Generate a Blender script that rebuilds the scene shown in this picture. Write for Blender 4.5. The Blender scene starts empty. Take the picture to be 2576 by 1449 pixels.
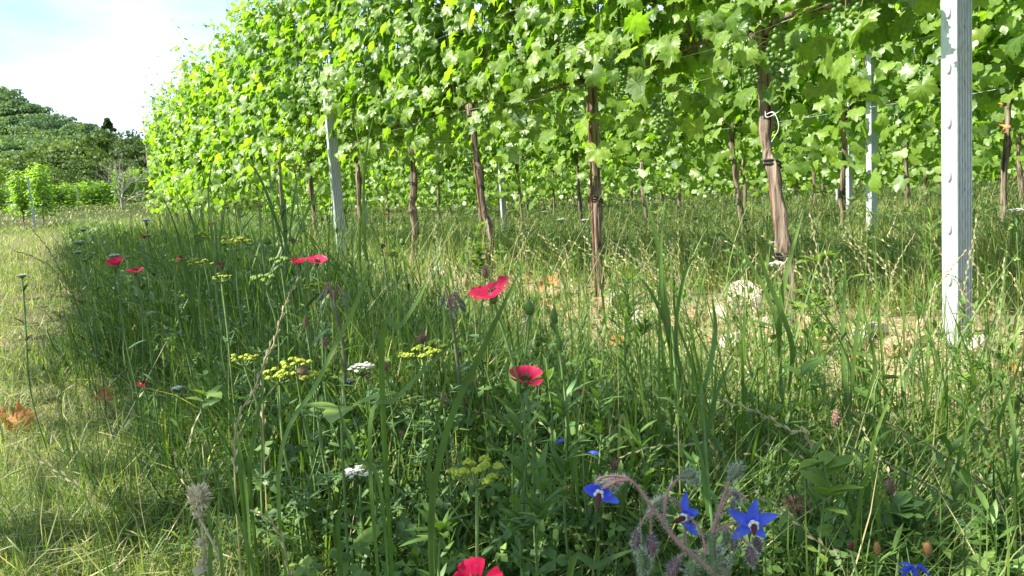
import bpy, math, random
import numpy as np
from mathutils import Vector, Matrix

# ------------------------------------------------------------------ camera, sky, sun, exposure
sc = bpy.context.scene
PW, PH, FPX = 2576.0, 1449.0, 1880.0
PITCH, ROLL, CAMH = math.radians(6.862), math.radians(3.766), 0.421
TH = math.radians(30.84)                 # direction of the vine rows, left of straight ahead
CAM = np.array([0, 0, CAMH])
FW = np.array([0, math.cos(PITCH), -math.sin(PITCH)])
UP0 = np.array([0, math.sin(PITCH), math.cos(PITCH)]); RT0 = np.array([1., 0, 0])
RT = RT0 * math.cos(ROLL) - UP0 * math.sin(ROLL)
UP = UP0 * math.cos(ROLL) + RT0 * math.sin(ROLL)
cd = bpy.data.cameras.new('camera'); cam = bpy.data.objects.new('camera', cd)
sc.collection.objects.link(cam); sc.camera = cam
m = Matrix(((RT[0], UP[0], -FW[0], 0), (RT[1], UP[1], -FW[1], 0), (RT[2], UP[2], -FW[2], CAMH), (0, 0, 0, 1)))
cam.matrix_world = m
cd.sensor_width = 36; cd.lens = 36 * FPX / PW; cd.clip_start = .02; cd.clip_end = 2000

DV = np.array([-math.sin(TH), math.cos(TH)]); NV = np.array([math.cos(TH), math.sin(TH)])
SUN_OFF = math.radians(14)
sh = -NV * math.cos(SUN_OFF) + DV * math.sin(SUN_OFF)
SUN_EL = math.atan(1.05 * math.cos(SUN_OFF))
sdir = Vector((sh[0] * math.cos(SUN_EL), sh[1] * math.cos(SUN_EL), math.sin(SUN_EL)))
sl = bpy.data.lights.new('sun', 'SUN'); sl.energy = 5.0; sl.angle = math.radians(.53); sl.color = (1, .95, .86)
so = bpy.data.objects.new('sun', sl); sc.collection.objects.link(so)
so.rotation_euler = sdir.to_track_quat('Z', 'Y').to_euler()

wd = bpy.data.worlds.new('World'); sc.world = wd; wd.use_nodes = True
nt = wd.node_tree; nt.nodes.clear()
wo = nt.nodes.new('ShaderNodeOutputWorld'); bg = nt.nodes.new('ShaderNodeBackground'); bg.inputs[1].default_value = .13
sky = nt.nodes.new('ShaderNodeTexSky'); sky.sky_type = 'NISHITA'; sky.sun_disc = False
sky.sun_elevation = SUN_EL; sky.sun_rotation = math.atan2(sdir.x, sdir.y); sky.dust_density = 1.2
tc = nt.nodes.new('ShaderNodeTexCoord'); mp = nt.nodes.new('ShaderNodeMapping')
mp.inputs['Rotation'].default_value = (0, 0, .5); mp.inputs['Scale'].default_value = (1.0, 1.0, 4.5)
nz = nt.nodes.new('ShaderNodeTexNoise'); nz.inputs['Scale'].default_value = 1.6; nz.inputs['Detail'].default_value = 7
nz.inputs['Roughness'].default_value = .52; nz.inputs['Distortion'].default_value = .35
cr = nt.nodes.new('ShaderNodeValToRGB'); cr.color_ramp.elements[0].position = .38; cr.color_ramp.elements[1].position = .62
mx = nt.nodes.new('ShaderNodeMixRGB'); mx.inputs[2].default_value = (4.2, 4.3, 4.4, 1)
ml = nt.nodes.new('ShaderNodeMath'); ml.operation = 'MULTIPLY'; ml.inputs[1].default_value = .8
nt.links.new(tc.outputs['Generated'], mp.inputs[0]); nt.links.new(mp.outputs[0], nz.inputs[0])
nt.links.new(nz.outputs[0], cr.inputs[0]); nt.links.new(cr.outputs[0], ml.inputs[0]); nt.links.new(ml.outputs[0], mx.inputs[0])
tn_ = nt.nodes.new('ShaderNodeMixRGB'); tn_.blend_type = 'MULTIPLY'; tn_.inputs[0].default_value = 1; tn_.inputs[2].default_value = (.60, .84, .98, 1)
nt.links.new(sky.outputs[0], tn_.inputs[1]); nt.links.new(tn_.outputs[0], mx.inputs[1]); nt.links.new(mx.outputs[0], bg.inputs[0]); nt.links.new(bg.outputs[0], wo.inputs[0])

sc.view_settings.view_transform = 'Standard'; sc.view_settings.look = 'None'
sc.view_settings.exposure = 1.52; sc.view_settings.gamma = 1
sc.render.engine = 'CYCLES'
cy = sc.cycles
cy.max_bounces = 9; cy.diffuse_bounces = 6; cy.glossy_bounces = 2; cy.transmission_bounces = 6; cy.transparent_max_bounces = 4
cy.caustics_reflective = False; cy.caustics_refractive = False; cy.sample_clamp_indirect = 6

rng = np.random.default_rng(7)
random.seed(7)

# ------------------------------------------------------------------ projection helpers
def at(px, py, d):
    return CAM + FW * d + RT * ((px - PW / 2) / FPX * d) + UP * ((PH / 2 - py) / FPX * d)
def ray(px, py):
    v = at(px, py, 1.) - CAM; return v
def on_row(px, py, P):
    v = ray(px, py); t = P / (v[0] * NV[0] + v[1] * NV[1]); return CAM + v * t
def project(p):
    q = np.asarray(p, float) - CAM; d = q @ FW
    return PW / 2 + FPX * (q @ RT) / d, PH / 2 - FPX * (q @ UP) / d, d
def row_xy(P, a): return NV * P + DV * a
def perp_along(x, y): return x * NV[0] + y * NV[1], x * DV[0] + y * DV[1]
def G(x, y):
    x = np.asarray(x, float); y = np.asarray(y, float)
    P, a = perp_along(x, y)
    t = np.clip(a - 5, 0, 30)
    z = .0011 * t * t + .066 * np.clip(a - 35, 0, 60) * .6
    fade = np.clip(1.6 - np.hypot(x, y) / 40, 0, 1)
    z = z + fade * (.012 * np.sin(3.1 * x + 1.3 * y) + .010 * np.sin(5.3 * y - 2.1 * x + 1) + .006 * np.sin(11 * x + 7 * y))
    z = z + .05 * np.exp(-((P - 1.75) / .3) ** 2) * (.5 + .5 * np.sin(2.2 * a)) * (a < 8)
    return z
def ground_hit(px, py):
    v = ray(px, py); t = -CAMH / v[2]
    for _ in range(4):
        p = CAM + v * t; t = (float(G(p[0], p[1])) - CAMH) / v[2]
    return CAM + v * t

# ------------------------------------------------------------------ mesh helpers
class Geo:
    def __init__(s): s.v = []; s.f = []; s.t = []; s.e = []; s.n = 0
    def add(s, v, f, t=.5, m=0, e=0.):
        v = np.asarray(v, float).reshape(-1, 3); f = np.asarray(f, int)
        if len(v) == 0 or len(f) == 0: return s
        s.v.append(v); s.f.append((f + s.n, np.broadcast_to(np.asarray(m, int), (len(f),))))
        s.t.append(np.broadcast_to(np.asarray(t, float), (len(v),))); s.e.append(np.broadcast_to(np.asarray(e, float), (len(v),)))
        s.n += len(v); return s
    def mesh(s, name, mats, smooth=True):
        me = bpy.data.meshes.new(name)
        v = np.concatenate(s.v).astype(np.float32)
        li = np.concatenate([f.ravel() for f, _ in s.f]).astype(np.int32)
        cnt = np.concatenate([np.full(len(f), f.shape[1]) for f, _ in s.f])
        mi = np.concatenate([mm for _, mm in s.f]).astype(np.int32)
        st = np.concatenate([[0], np.cumsum(cnt)[:-1]]).astype(np.int32)
        me.vertices.add(len(v)); me.vertices.foreach_set('co', v.ravel())
        me.loops.add(len(li)); me.loops.foreach_set('vertex_index', li)
        me.polygons.add(len(cnt)); me.polygons.foreach_set('loop_start', st); me.polygons.foreach_set('loop_total', cnt.astype(np.int32))
        me.polygons.foreach_set('material_index', mi)
        me.polygons.foreach_set('use_smooth', np.full(len(cnt), smooth))
        for nm, arr in (('tint', s.t), ('vein', s.e)):
            a = me.attributes.new(nm, 'FLOAT', 'POINT'); a.data.foreach_set('value', np.concatenate(arr).astype(np.float32))
        for mt in (mats if isinstance(mats, (list, tuple)) else [mats]): me.materials.append(mt)
        me.update(calc_edges=True); me.validate(); return me
def link(o, parent=None):
    sc.collection.objects.link(o)
    if parent is not None: o.parent = parent
    return o
def obj(name, geo, mats, parent=None, smooth=True):
    me = geo if isinstance(geo, bpy.types.Mesh) else geo.mesh(name, mats, smooth)
    return link(bpy.data.objects.new(name, me), parent)
def tag(o, label, cat, group=None, kind=None):
    if label: o['label'] = label
    if cat: o['category'] = cat
    if group: o['group'] = group
    if kind: o['kind'] = kind
    return o
def thing(name, label, cat, loc=(0, 0, 0), rz=0, group=None):
    o = bpy.data.objects.new(name, None); o.empty_display_size = .05; o.location = loc; o.rotation_euler = (0, 0, rz)
    sc.collection.objects.link(o); return tag(o, label, cat, group)

def norm(a):
    a = np.asarray(a, float); return a / np.maximum(np.linalg.norm(a, axis=-1, keepdims=True), 1e-9)
def smooth_path(pts, n):
    """Catmull-Rom through the points"""
    p = np.asarray(pts, float); k = len(p)
    if k == 2: return p[0] + (p[1] - p[0]) * np.linspace(0, 1, n)[:, None]
    q = np.vstack([2 * p[0] - p[1], p, 2 * p[-1] - p[-2]])
    out = []
    for u in np.linspace(0, k - 1 - 1e-6, n):
        i = int(u); t = u - i; a, b, c, d = q[i], q[i + 1], q[i + 2], q[i + 3]
        out.append(.5 * (2 * b + (c - a) * t + (2 * a - 5 * b + 4 * c - d) * t * t + (3 * b - a - 3 * c + d) * t ** 3))
    return np.array(out)
def tube(path, r, seg=6, cap=True):
    p = np.asarray(path, float); n = len(p)
    r = np.broadcast_to(np.asarray(r, float), (n,)) if np.ndim(r) < 2 else r
    t = norm(np.gradient(p, axis=0)); a = np.array([1., 0, 0]) if abs(t[0][0]) < .8 else np.array([0, 1., 0])
    ang = np.linspace(0, 2 * np.pi, seg, endpoint=False); V = []
    for i in range(n):
        u = norm(a - t[i] * (a @ t[i])); w = np.cross(t[i], u); a = u
        V.append(p[i] + r[i] * (np.cos(ang)[:, None] * u + np.sin(ang)[:, None] * w))
    V = np.concatenate(V); F = []
    i = np.arange(n - 1)[:, None] * seg; j = np.arange(seg)[None, :]; j2 = (j + 1) % seg
    F = np.stack([i + j, i + j2, i + seg + j2, i + seg + j], -1).reshape(-1, 4)
    return V, F
def add_tube(g, path, r, seg=6, t=.5, m=0):
    V, F = tube(path, r, seg); g.add(V, F, t, m)
    # caps
    k = seg; n = len(V) // k
    for base, pt in ((0, path[0]), ((n - 1) * k, path[-1])):
        vv = np.vstack([V[base:base + k], [pt]]); ff = np.array([[i, (i + 1) % k, k] for i in range(k)])
        g.add(vv, ff, t, m)
_ico = {}
def ico(sub=1):
    if sub in _ico: return _ico[sub]
    import bmesh
    b = bmesh.new(); bmesh.ops.create_icosphere(b, subdivisions=sub, radius=1)
    v = np.array([x.co[:] for x in b.verts]); f = np.array([[q.index for q in x.verts] for x in b.faces]); b.free()
    _ico[sub] = (v, f); return v, f
def rot_to(z, x=None):
    """matrices (n,3,3) with columns X,Y,Z; Z along z, Y near x hint"""
    z = norm(z); x = np.broadcast_to(x, z.shape)
    y = norm(x - z * np.sum(x * z, -1, keepdims=True)); X = np.cross(y, z)
    return np.stack([X, y, z], -1)
def scatter(g, tv, tf, R, T, S, t=.5, m=0, te=0., tt=None):
    """copies of one template merged in the one body they belong to"""
    n = len(T); k = len(tv); S = np.broadcast_to(np.asarray(S, float), (n,))
    V = np.einsum('nij,kj->nki', R, tv) * S[:, None, None] + T[:, None, :]
    F = (tf[None] + (np.arange(n) * k)[:, None, None]).reshape(-1, tf.shape[1])
    tn = np.broadcast_to(np.asarray(t, float), (n,)); tint = np.repeat(tn, k)
    if tt is not None: tint = tint + np.tile(tt, n)
    g.add(V.reshape(-1, 3), F, tint, m, np.tile(np.broadcast_to(te, (k,)), n))
def rand_rot(n, r=rng):
    z = norm(r.normal(size=(n, 3))); x = norm(r.normal(size=(n, 3))); return rot_to(z, x)
def blades(g, pos, h, w, az, lean, curl, segs=4, t=.5, m=0, twist=None, fold=False):
    n = len(pos); s = np.linspace(0, 1, segs + 1)
    h = np.broadcast_to(h, (n,))[:, None]; w = np.broadcast_to(w, (n,))[:, None]
    lean = np.broadcast_to(lean, (n,))[:, None]; curl = np.broadcast_to(curl, (n,))[:, None]
    out = h * (lean * s + curl * s ** 2); z = h * (s - .45 * curl * s ** 2 - .15 * lean * s)
    dx, dy = np.cos(az)[:, None], np.sin(az)[:, None]
    c = np.stack([pos[:, 0:1] + out * dx, pos[:, 1:2] + out * dy, pos[:, 2:3] + z], -1)
    tw = (az + np.pi / 2 + (twist if twist is not None else 0))[:, None] + s * .6
    wp = w * .5 * np.clip(1.02 - s ** 2.2, .03, 1) * (.6 + .4 * np.minimum(s * 3, 1))
    side = np.stack([np.cos(tw) * wp, np.sin(tw) * wp, np.zeros_like(wp)], -1)
    V = np.stack([c - side, c + side], 2)
    k = (segs + 1) * 2; j = np.arange(segs) * 2
    tf = np.stack([j, j + 1, j + 3, j + 2], -1)
    F = (tf[None] + (np.arange(n) * k)[:, None, None]).reshape(-1, 4)
    g.add(V.reshape(-1, 3), F, np.repeat(np.broadcast_to(t, (n,)), k), m)

# ------------------------------------------------------------------ materials
def nodes(name):
    mt = bpy.data.materials.new(name); mt.use_nodes = True; t = mt.node_tree; t.nodes.clear()
    o = t.nodes.new('ShaderNodeOutputMaterial'); return mt, t, o
def plant_mat(name, stops, trans=.35, rough=.5, spec=.35, tgain=(1.9, 2.0, .8), vein=None, under=None, nscale=60, namp=.25):
    mt, t, o = nodes(name); N = t.nodes.new; L = t.links.new
    at_ = N('ShaderNodeAttribute'); at_.attribute_name = 'tint'
    ramp = N('ShaderNodeValToRGB'); el = ramp.color_ramp.elements
    while len(el) < len(stops): el.new(.5)
    for e, (p, c) in zip(el, stops): e.position = p; e.color = (*c, 1)
    noise = N('ShaderNodeTexNoise'); noise.inputs['Scale'].default_value = nscale; noise.inputs['Detail'].default_value = 3
    tcn = N('ShaderNodeTexCoord'); L(tcn.outputs['Object'], noise.inputs[0])
    mr = N('ShaderNodeMapRange'); mr.inputs['From Min'].default_value = .3; mr.inputs['From Max'].default_value = .7
    mr.inputs['To Min'].default_value = 1 - namp; mr.inputs['To Max'].default_value = 1 + namp
    L(noise.outputs[0], mr.inputs[0]); L(at_.outputs['Fac'], ramp.inputs[0])
    mul = N('ShaderNodeMixRGB'); mul.blend_type = 'MULTIPLY'; mul.inputs[0].default_value = 1
    cmb = N('ShaderNodeCombineXYZ')
    for i in range(3): L(mr.outputs[0], cmb.inputs[i])
    L(ramp.outputs[0], mul.inputs[1]); L(cmb.outputs[0], mul.inputs[2]); col = mul.outputs[0]
    if vein:
        va = N('ShaderNodeAttribute'); va.attribute_name = 'vein'; pw = N('ShaderNodeMath'); pw.operation = 'POWER'; pw.inputs[1].default_value = 5
        L(va.outputs['Fac'], pw.inputs[0]); mm = N('ShaderNodeMath'); mm.operation = 'MULTIPLY'; mm.inputs[1].default_value = .75; L(pw.outputs[0], mm.inputs[0])
        mv = N('ShaderNodeMixRGB'); mv.inputs[2].default_value = (*vein, 1); L(mm.outputs[0], mv.inputs[0]); L(col, mv.inputs[1]); col = mv.outputs[0]
    base = col
    if under:
        ge = N('ShaderNodeNewGeometry'); mu = N('ShaderNodeMixRGB'); mu.inputs[2].default_value = (*under, 1)
        q = N('ShaderNodeMath'); q.operation = 'MULTIPLY'; q.inputs[1].default_value = .6
        L(ge.outputs['Backfacing'], q.inputs[0]); L(q.outputs[0], mu.inputs[0]); L(col, mu.inputs[1]); base = mu.outputs[0]
    pb = N('ShaderNodeBsdfPrincipled'); pb.inputs['Roughness'].default_value = rough; pb.inputs['Specular IOR Level'].default_value = spec
    L(base, pb.inputs['Base Color'])
    bp = N('ShaderNodeBump'); bp.inputs['Strength'].default_value = .35; bp.inputs['Distance'].default_value = .002
    L(noise.outputs[0], bp.inputs['Height']); L(bp.outputs[0], pb.inputs['Normal'])
    if trans > 0:
        tr = N('ShaderNodeBsdfTranslucent'); tm = N('ShaderNodeMixRGB'); tm.blend_type = 'MULTIPLY'; tm.inputs[0].default_value = 1
        tm.inputs[2].default_value = (*tgain, 1); L(col, tm.inputs[1]); L(tm.outputs[0], tr.inputs[0])
        ms = N('ShaderNodeMixShader'); ms.inputs[0].default_value = trans; L(pb.outputs[0], ms.inputs[1]); L(tr.outputs[0], ms.inputs[2]); L(ms.outputs[0], o.inputs[0])
    else: L(pb.outputs[0], o.inputs[0])
    return mt
def solid_mat(name, c1, c2, scale=20, stretch=(1, 1, 1), rough=.7, spec=.3, metal=0., bump=.4, bdist=.004, detail=6, lo=.35, hi=.65):
    mt, t, o = nodes(name); N = t.nodes.new; L = t.links.new
    tcn = N('ShaderNodeTexCoord'); mp_ = N('ShaderNodeMapping'); mp_.inputs['Scale'].default_value = stretch
    no = N('ShaderNodeTexNoise'); no.inputs['Scale'].default_value = scale; no.inputs['Detail'].default_value = detail
    L(tcn.outputs['Object'], mp_.inputs[0]); L(mp_.outputs[0], no.inputs[0])
    ramp = N('ShaderNodeValToRGB'); e = ramp.color_ramp.elements
    e[0].position = lo; e[0].color = (*c1, 1); e[1].position = hi; e[1].color = (*c2, 1); L(no.outputs[0], ramp.inputs[0])
    pb = N('ShaderNodeBsdfPrincipled'); pb.inputs['Roughness'].default_value = rough; pb.inputs['Specular IOR Level'].default_value = spec; pb.inputs['Metallic'].default_value = metal
    L(ramp.outputs[0], pb.inputs['Base Color'])
    bp = N('ShaderNodeBump'); bp.inputs['Strength'].default_value = bump; bp.inputs['Distance'].default_value = bdist
    L(no.outputs[0], bp.inputs['Height']); L(bp.outputs[0], pb.inputs['Normal']); L(pb.outputs[0], o.inputs[0]); return mt

M = {}
M['vineleaf'] = plant_mat('vine_leaf', [(0, (.055, .125, .022)), (.45, (.160, .255, .034)), (.8, (.23, .34, .05)), (1, (.30, .38, .06))],
                          trans=.52, rough=.40, spec=.5, tgain=(1.7, 1.95, .38), vein=(.20, .30, .09), under=(.17, .23, .13), nscale=90)
GR = [(0, (.016, .052, .012)), (.35, (.036, .098, .018)), (.6, (.075, .155, .026)), (.75, (.14, .21, .045)), (.86, (.30, .29, .11)), (1, (.50, .43, .25))]
GR = [(0, (.026, .058, .014)), (.35, (.070, .132, .027)), (.6, (.135, .21, .042)), (.75, (.22, .265, .075)), (.86, (.38, .35, .155)), (1, (.58, .51, .33))]
M['grass'] = plant_mat('meadow_grass', GR, trans=.35, rough=.5, spec=.35, tgain=(1.6, 1.8, .6), nscale=30)
M['herb'] = plant_mat('herb_leaf', [(0, (.040, .085, .022)), (.5, (.096, .178, .038)), (1, (.19, .28, .055))], trans=.3, rough=.5, spec=.35, nscale=60)
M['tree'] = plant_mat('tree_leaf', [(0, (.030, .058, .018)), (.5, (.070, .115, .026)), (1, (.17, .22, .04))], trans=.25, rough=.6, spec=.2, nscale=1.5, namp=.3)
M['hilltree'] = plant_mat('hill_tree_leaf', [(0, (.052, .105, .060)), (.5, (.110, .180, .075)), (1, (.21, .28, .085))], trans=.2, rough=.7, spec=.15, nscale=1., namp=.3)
M['bark'] = solid_mat('vine_bark', (.040, .027, .020), (.32, .245, .185), scale=85, stretch=(1, 1, .06), rough=.9, spec=.1, bump=1, bdist=.012)
M['treebark'] = solid_mat('tree_bark', (.05, .04, .03), (.14, .11, .08), scale=4, stretch=(1, 1, .2), rough=.9, spec=.1)
M['deadwood'] = solid_mat('dead_wood', (.20, .17, .14), (.36, .32, .27), scale=6, rough=.9, spec=.1)
M['cane'] = plant_mat('green_cane', [(0, (.14, .065, .03)), (.5, (.12, .15, .04)), (1, (.20, .27, .06))], trans=0, rough=.5)
M['berry'] = plant_mat('green_grape', [(0, (.07, .15, .03)), (1, (.19, .31, .08))], trans=.3, rough=.35, spec=.5, nscale=300, namp=.12)
M['zinc'] = solid_mat('galvanised_steel', (.42, .45, .47), (.56, .59, .61), scale=120, stretch=(1, 1, .5), rough=.5, spec=.5, metal=.4, bump=.1, bdist=.001)
M['wire'] = solid_mat('wire_steel', (.30, .32, .34), (.55, .57, .6), scale=40, rough=.35, metal=.6, bump=0)
M['rust'] = solid_mat('rusty_rod', (.08, .035, .022), (.20, .09, .05), scale=60, rough=.85)
M['rubber'] = solid_mat('black_tie', (.012, .012, .013), (.03, .03, .03), scale=60, rough=.6)
M['string'] = solid_mat('pale_string', (.5, .5, .48), (.7, .7, .68), scale=60, rough=.6)
M['stone'] = solid_mat('limestone', (.30, .25, .19), (.55, .49, .40), scale=26, rough=.95, spec=.1, bump=1, bdist=.01, lo=.25, hi=.6)
M['clod'] = solid_mat('dry_clod', (.26, .17, .10), (.50, .37, .23), scale=30, rough=1, spec=.05, bump=1, bdist=.012)
M['dryleaf'] = plant_mat('dry_leaf', [(0, (.16, .075, .04)), (.5, (.40, .19, .08)), (1, (.60, .30, .10))], trans=.25, rough=.7, spec=.15, tgain=(1.5, .9, .5), vein=(.55, .36, .2), nscale=35, namp=.4)
M['flax'] = plant_mat('flax_petal', [(0, (.20, .004, .012)), (.5, (.60, .012, .070)), (1, (.82, .040, .14))], trans=.45, rough=.45, spec=.3, tgain=(1.2, 1.2, 1.2), nscale=150, namp=.12)
M['darkred'] = plant_mat('dark_red', [(0, (.06, .004, .012)), (1, (.16, .02, .03))], trans=0, rough=.6)
M['white'] = plant_mat('white_floret', [(0, (.50, .49, .42)), (1, (.78, .78, .76))], trans=.15, rough=.7, tgain=(1, 1, 1), nscale=300, namp=.1)
M['yellow'] = plant_mat('yellow_floret', [(0, (.17, .27, .035)), (1, (.50, .54, .05))], trans=.25, rough=.6, tgain=(1.2, 1.2, .6), nscale=300, namp=.15)
M['stem'] = plant_mat('green_stem', [(0, (.045, .10, .03)), (.5, (.085, .16, .045)), (1, (.20, .26, .08))], trans=0, rough=.5, nscale=80)
M['blue'] = plant_mat('blue_petal', [(0, (.03, .05, .48)), (.6, (.11, .165, .88)), (1, (.32, .20, .85))], trans=.35, rough=.5, spec=.25, tgain=(1.1, 1.1, 1.1), nscale=200, namp=.12)
M['palepurple'] = plant_mat('lilac_petal', [(0, (.22, .20, .42)), (1, (.42, .38, .62))], trans=.3, rough=.6, tgain=(1, 1, 1))
M['bhair'] = plant_mat('white_hair', [(0, (.45, .52, .45)), (1, (.62, .66, .62))], trans=.5, rough=.5, tgain=(1.1, 1.1, 1.1), namp=.05)
M['bstem'] = plant_mat('red_hairy_stem', [(0, (.075, .13, .045)), (.5, (.24, .15, .12)), (1, (.36, .15, .15))], trans=0, rough=.55, nscale=200)
M['bbud'] = plant_mat('hairy_bud', [(0, (.13, .21, .08)), (.5, (.13, .12, .09)), (1, (.13, .045, .09))], trans=.1, rough=.6, nscale=200, tgain=(1, 1, 1))
M['brownhead'] = plant_mat('brown_head', [(0, (.10, .055, .035)), (.5, (.24, .15, .10)), (1, (.46, .36, .27))], trans=.1, rough=.8, tgain=(1, 1, 1), nscale=400)
M['pale'] = plant_mat('pale_dry', [(0, (.34, .28, .17)), (1, (.62, .54, .38))], trans=.2, rough=.7, tgain=(1, 1, 1), nscale=100)
M['orange'] = plant_mat('orange_dry', [(0, (.20, .09, .03)), (1, (.45, .24, .09))], trans=.1, rough=.7, tgain=(1, 1, 1), nscale=200)

# ground
def ground_mat():
    mt, t, o = nodes('ground_soil'); N = t.nodes.new; L = t.links.new
    tcn = N('ShaderNodeTexCoord'); no = N('ShaderNodeTexNoise'); no.inputs['Scale'].default_value = 2.3; no.inputs['Detail'].default_value = 8
    n2 = N('ShaderNodeTexNoise'); n2.inputs['Scale'].default_value = 60; n2.inputs['Detail'].default_value = 5
    L(tcn.outputs['Object'], no.inputs[0]); L(tcn.outputs['Object'], n2.inputs[0])
    at_ = N('ShaderNodeAttribute'); at_.attribute_name = 'tint'
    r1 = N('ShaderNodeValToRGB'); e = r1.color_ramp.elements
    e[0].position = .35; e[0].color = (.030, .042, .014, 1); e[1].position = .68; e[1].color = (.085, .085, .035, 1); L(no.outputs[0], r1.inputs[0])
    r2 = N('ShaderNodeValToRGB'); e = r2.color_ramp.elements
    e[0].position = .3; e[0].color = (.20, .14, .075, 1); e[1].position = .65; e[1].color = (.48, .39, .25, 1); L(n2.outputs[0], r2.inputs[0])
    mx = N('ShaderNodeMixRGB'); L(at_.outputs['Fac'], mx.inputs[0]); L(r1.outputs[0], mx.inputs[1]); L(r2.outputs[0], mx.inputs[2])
    pb = N('ShaderNodeBsdfPrincipled'); pb.inputs['Roughness'].default_value = 1; pb.inputs['Specular IOR Level'].default_value = .05
    L(mx.outputs[0], pb.inputs['Base Color']); bp = N('ShaderNodeBump'); bp.inputs['Distance'].default_value = .02
    L(n2.outputs[0], bp.inputs['Height']); L(bp.outputs[0], pb.inputs['Normal']); L(pb.outputs[0], o.inputs[0]); return mt
M['ground'] = ground_mat()
nr, na = 150, 240
rr = np.concatenate([[0], .15 * (900 / .15) ** np.linspace(0, 1, nr)]); aa = np.linspace(0, 2 * np.pi, na, endpoint=False)
gx = (rr[:, None] * np.cos(aa)).ravel(); gy = (rr[:, None] * np.sin(aa)).ravel(); gz = G(gx, gy)
i = np.arange(nr)[:, None] * na; j = np.arange(na)[None]; j2 = (j + 1) % na
gf = np.stack([i + j, i + na + j, i + na + j2, i + j2], -1).reshape(-1, 4)
gP, gA = perp_along(gx, gy)
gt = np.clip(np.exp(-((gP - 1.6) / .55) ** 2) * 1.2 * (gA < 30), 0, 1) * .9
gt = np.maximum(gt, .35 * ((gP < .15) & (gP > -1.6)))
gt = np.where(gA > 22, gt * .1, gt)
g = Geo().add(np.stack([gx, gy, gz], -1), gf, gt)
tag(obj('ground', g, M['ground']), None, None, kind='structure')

# hill on the left behind the vineyard
hx = np.linspace(-190, 260, 90); hy = np.linspace(55, 330, 60)
HX, HY = np.meshgrid(hx, hy)
def HZ(x, y):
    b = float(.45 + 0) + 2.6
    ridge = np.exp(-(((x + 118) / 62) ** 2 + ((y - 165) / 70) ** 2)) * 20
    r2 = np.exp(-(((x + 20) / 150) ** 2 + ((y - 260) / 70) ** 2)) * 13
    return ridge + r2 + np.clip((y - 55) / 60, 0, 1) * 2.0 - 1.0
g = Geo()
ii = np.arange(59)[:, None] * 90 + np.arange(89)[None]
g.add(np.stack([HX, HY, HZ(HX, HY)], -1).reshape(-1, 3), np.stack([ii, ii + 1, ii + 91, ii + 90], -1).reshape(-1, 4), 0.)
tag(obj('hill', g, M['ground']), None, None, kind='structure')

# ------------------------------------------------------------------ background trees
def crown_geo(r, R, H, nclump, nleaf, ls, shape='round', tone=.5):
    g = Geo(); lt = np.array([[-.5, 0, 0], [0, -.35, .05], [.5, 0, 0], [0, .55, -.05]]); lf = np.array([[0, 1, 2, 3]])
    C = []
    for k in range(nclump):
        while True:
            u = r.uniform(-1, 1, 3)
            if .25 < u @ u < 1: break
        if shape == 'cone':
            zz = r.uniform(0, 1); rad = (1 - zz) ** .8 * R * (1.05 if r.random() > .3 else .6); an = r.uniform(0, 6.28)
            C.append((rad * math.cos(an), rad * math.sin(an), H * (.18 + .84 * zz)))
        else:
            C.append((u[0] * R, u[1] * R, H * .58 + u[2] * H * .42))
    C = np.array(C); cs = r.uniform(.16, .34, len(C)) * R * (1.0 if shape != 'cone' else .8 * (1.05 - C[:, 2] / H * .85))
    for c, s in zip(C, cs):
        d = norm(r.normal(size=(nleaf, 3))); d[:, 2] = np.abs(d[:, 2]) * .9 - .25
        p = c + d * s * r.uniform(.55, 1.12, (nleaf, 1)) * np.array([1.2, 1.2, .8])
        zz = norm(d + r.normal(size=d.shape) * .55)
        tn = np.clip(tone + r.normal() * .13 + r.normal(size=nleaf) * .12, 0, 1)
        scatter(g, lt, lf, rot_to(zz, norm(r.normal(size=d.shape))), p, r.uniform(.6, 1.3, nleaf) * ls, tn)
    return g, C
def tree_set(name, seed, R, H, nclump, nleaf, ls, shape, tone, mat):
    r = np.random.default_rng(seed); g, C = crown_geo(r, R, H, nclump, nleaf, ls, shape, tone)
    cm = g.mesh('crown', mat); t = Geo()
    add_tube(t, smooth_path([(0, 0, -.5), (R * .04, 0, H * .3), (-R * .03, R * .03, H * .62), (0, 0, H * .9)], 9), np.linspace(H * .03, H * .006, 9), 7)
    for c in C[:14]:
        z0 = r.uniform(.25, .6) * H; add_tube(t, smooth_path([(0, 0, z0), np.array(c) * .5 + (0, 0, z0 * .45), c], 6), np.linspace(H * .012, H * .003, 6), 5)
    return cm, t.mesh('trunk', M['treebark'])
TS = {
 'broad': tree_set('broad', 1, 3.2, 8, 120, 100, .24, 'round', .5, M['tree']),
 'broad2': tree_set('broad2', 2, 3.0, 7, 120, 100, .23, 'round', .62, M['tree']),
 'dark': tree_set('dark', 3, 3.0, 9, 120, 100, .23, 'round', .35, M['tree']),
 'conifer': tree_set('conifer', 4, 2.0, 10, 90, 45, .30, 'cone', .2, M['tree']),
 'pine': tree_set('pine', 5, 3.4, 8, 60, 110, .22, 'round', .2, M['hilltree']),
 'hill': tree_set('hill', 6, 3.3, 8, 110, 90, .27, 'round', .5, M['hilltree']),
 'hill2': tree_set('hill2', 8, 3.4, 8, 110, 90, .27, 'round', .7, M['hilltree']),
}
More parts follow.
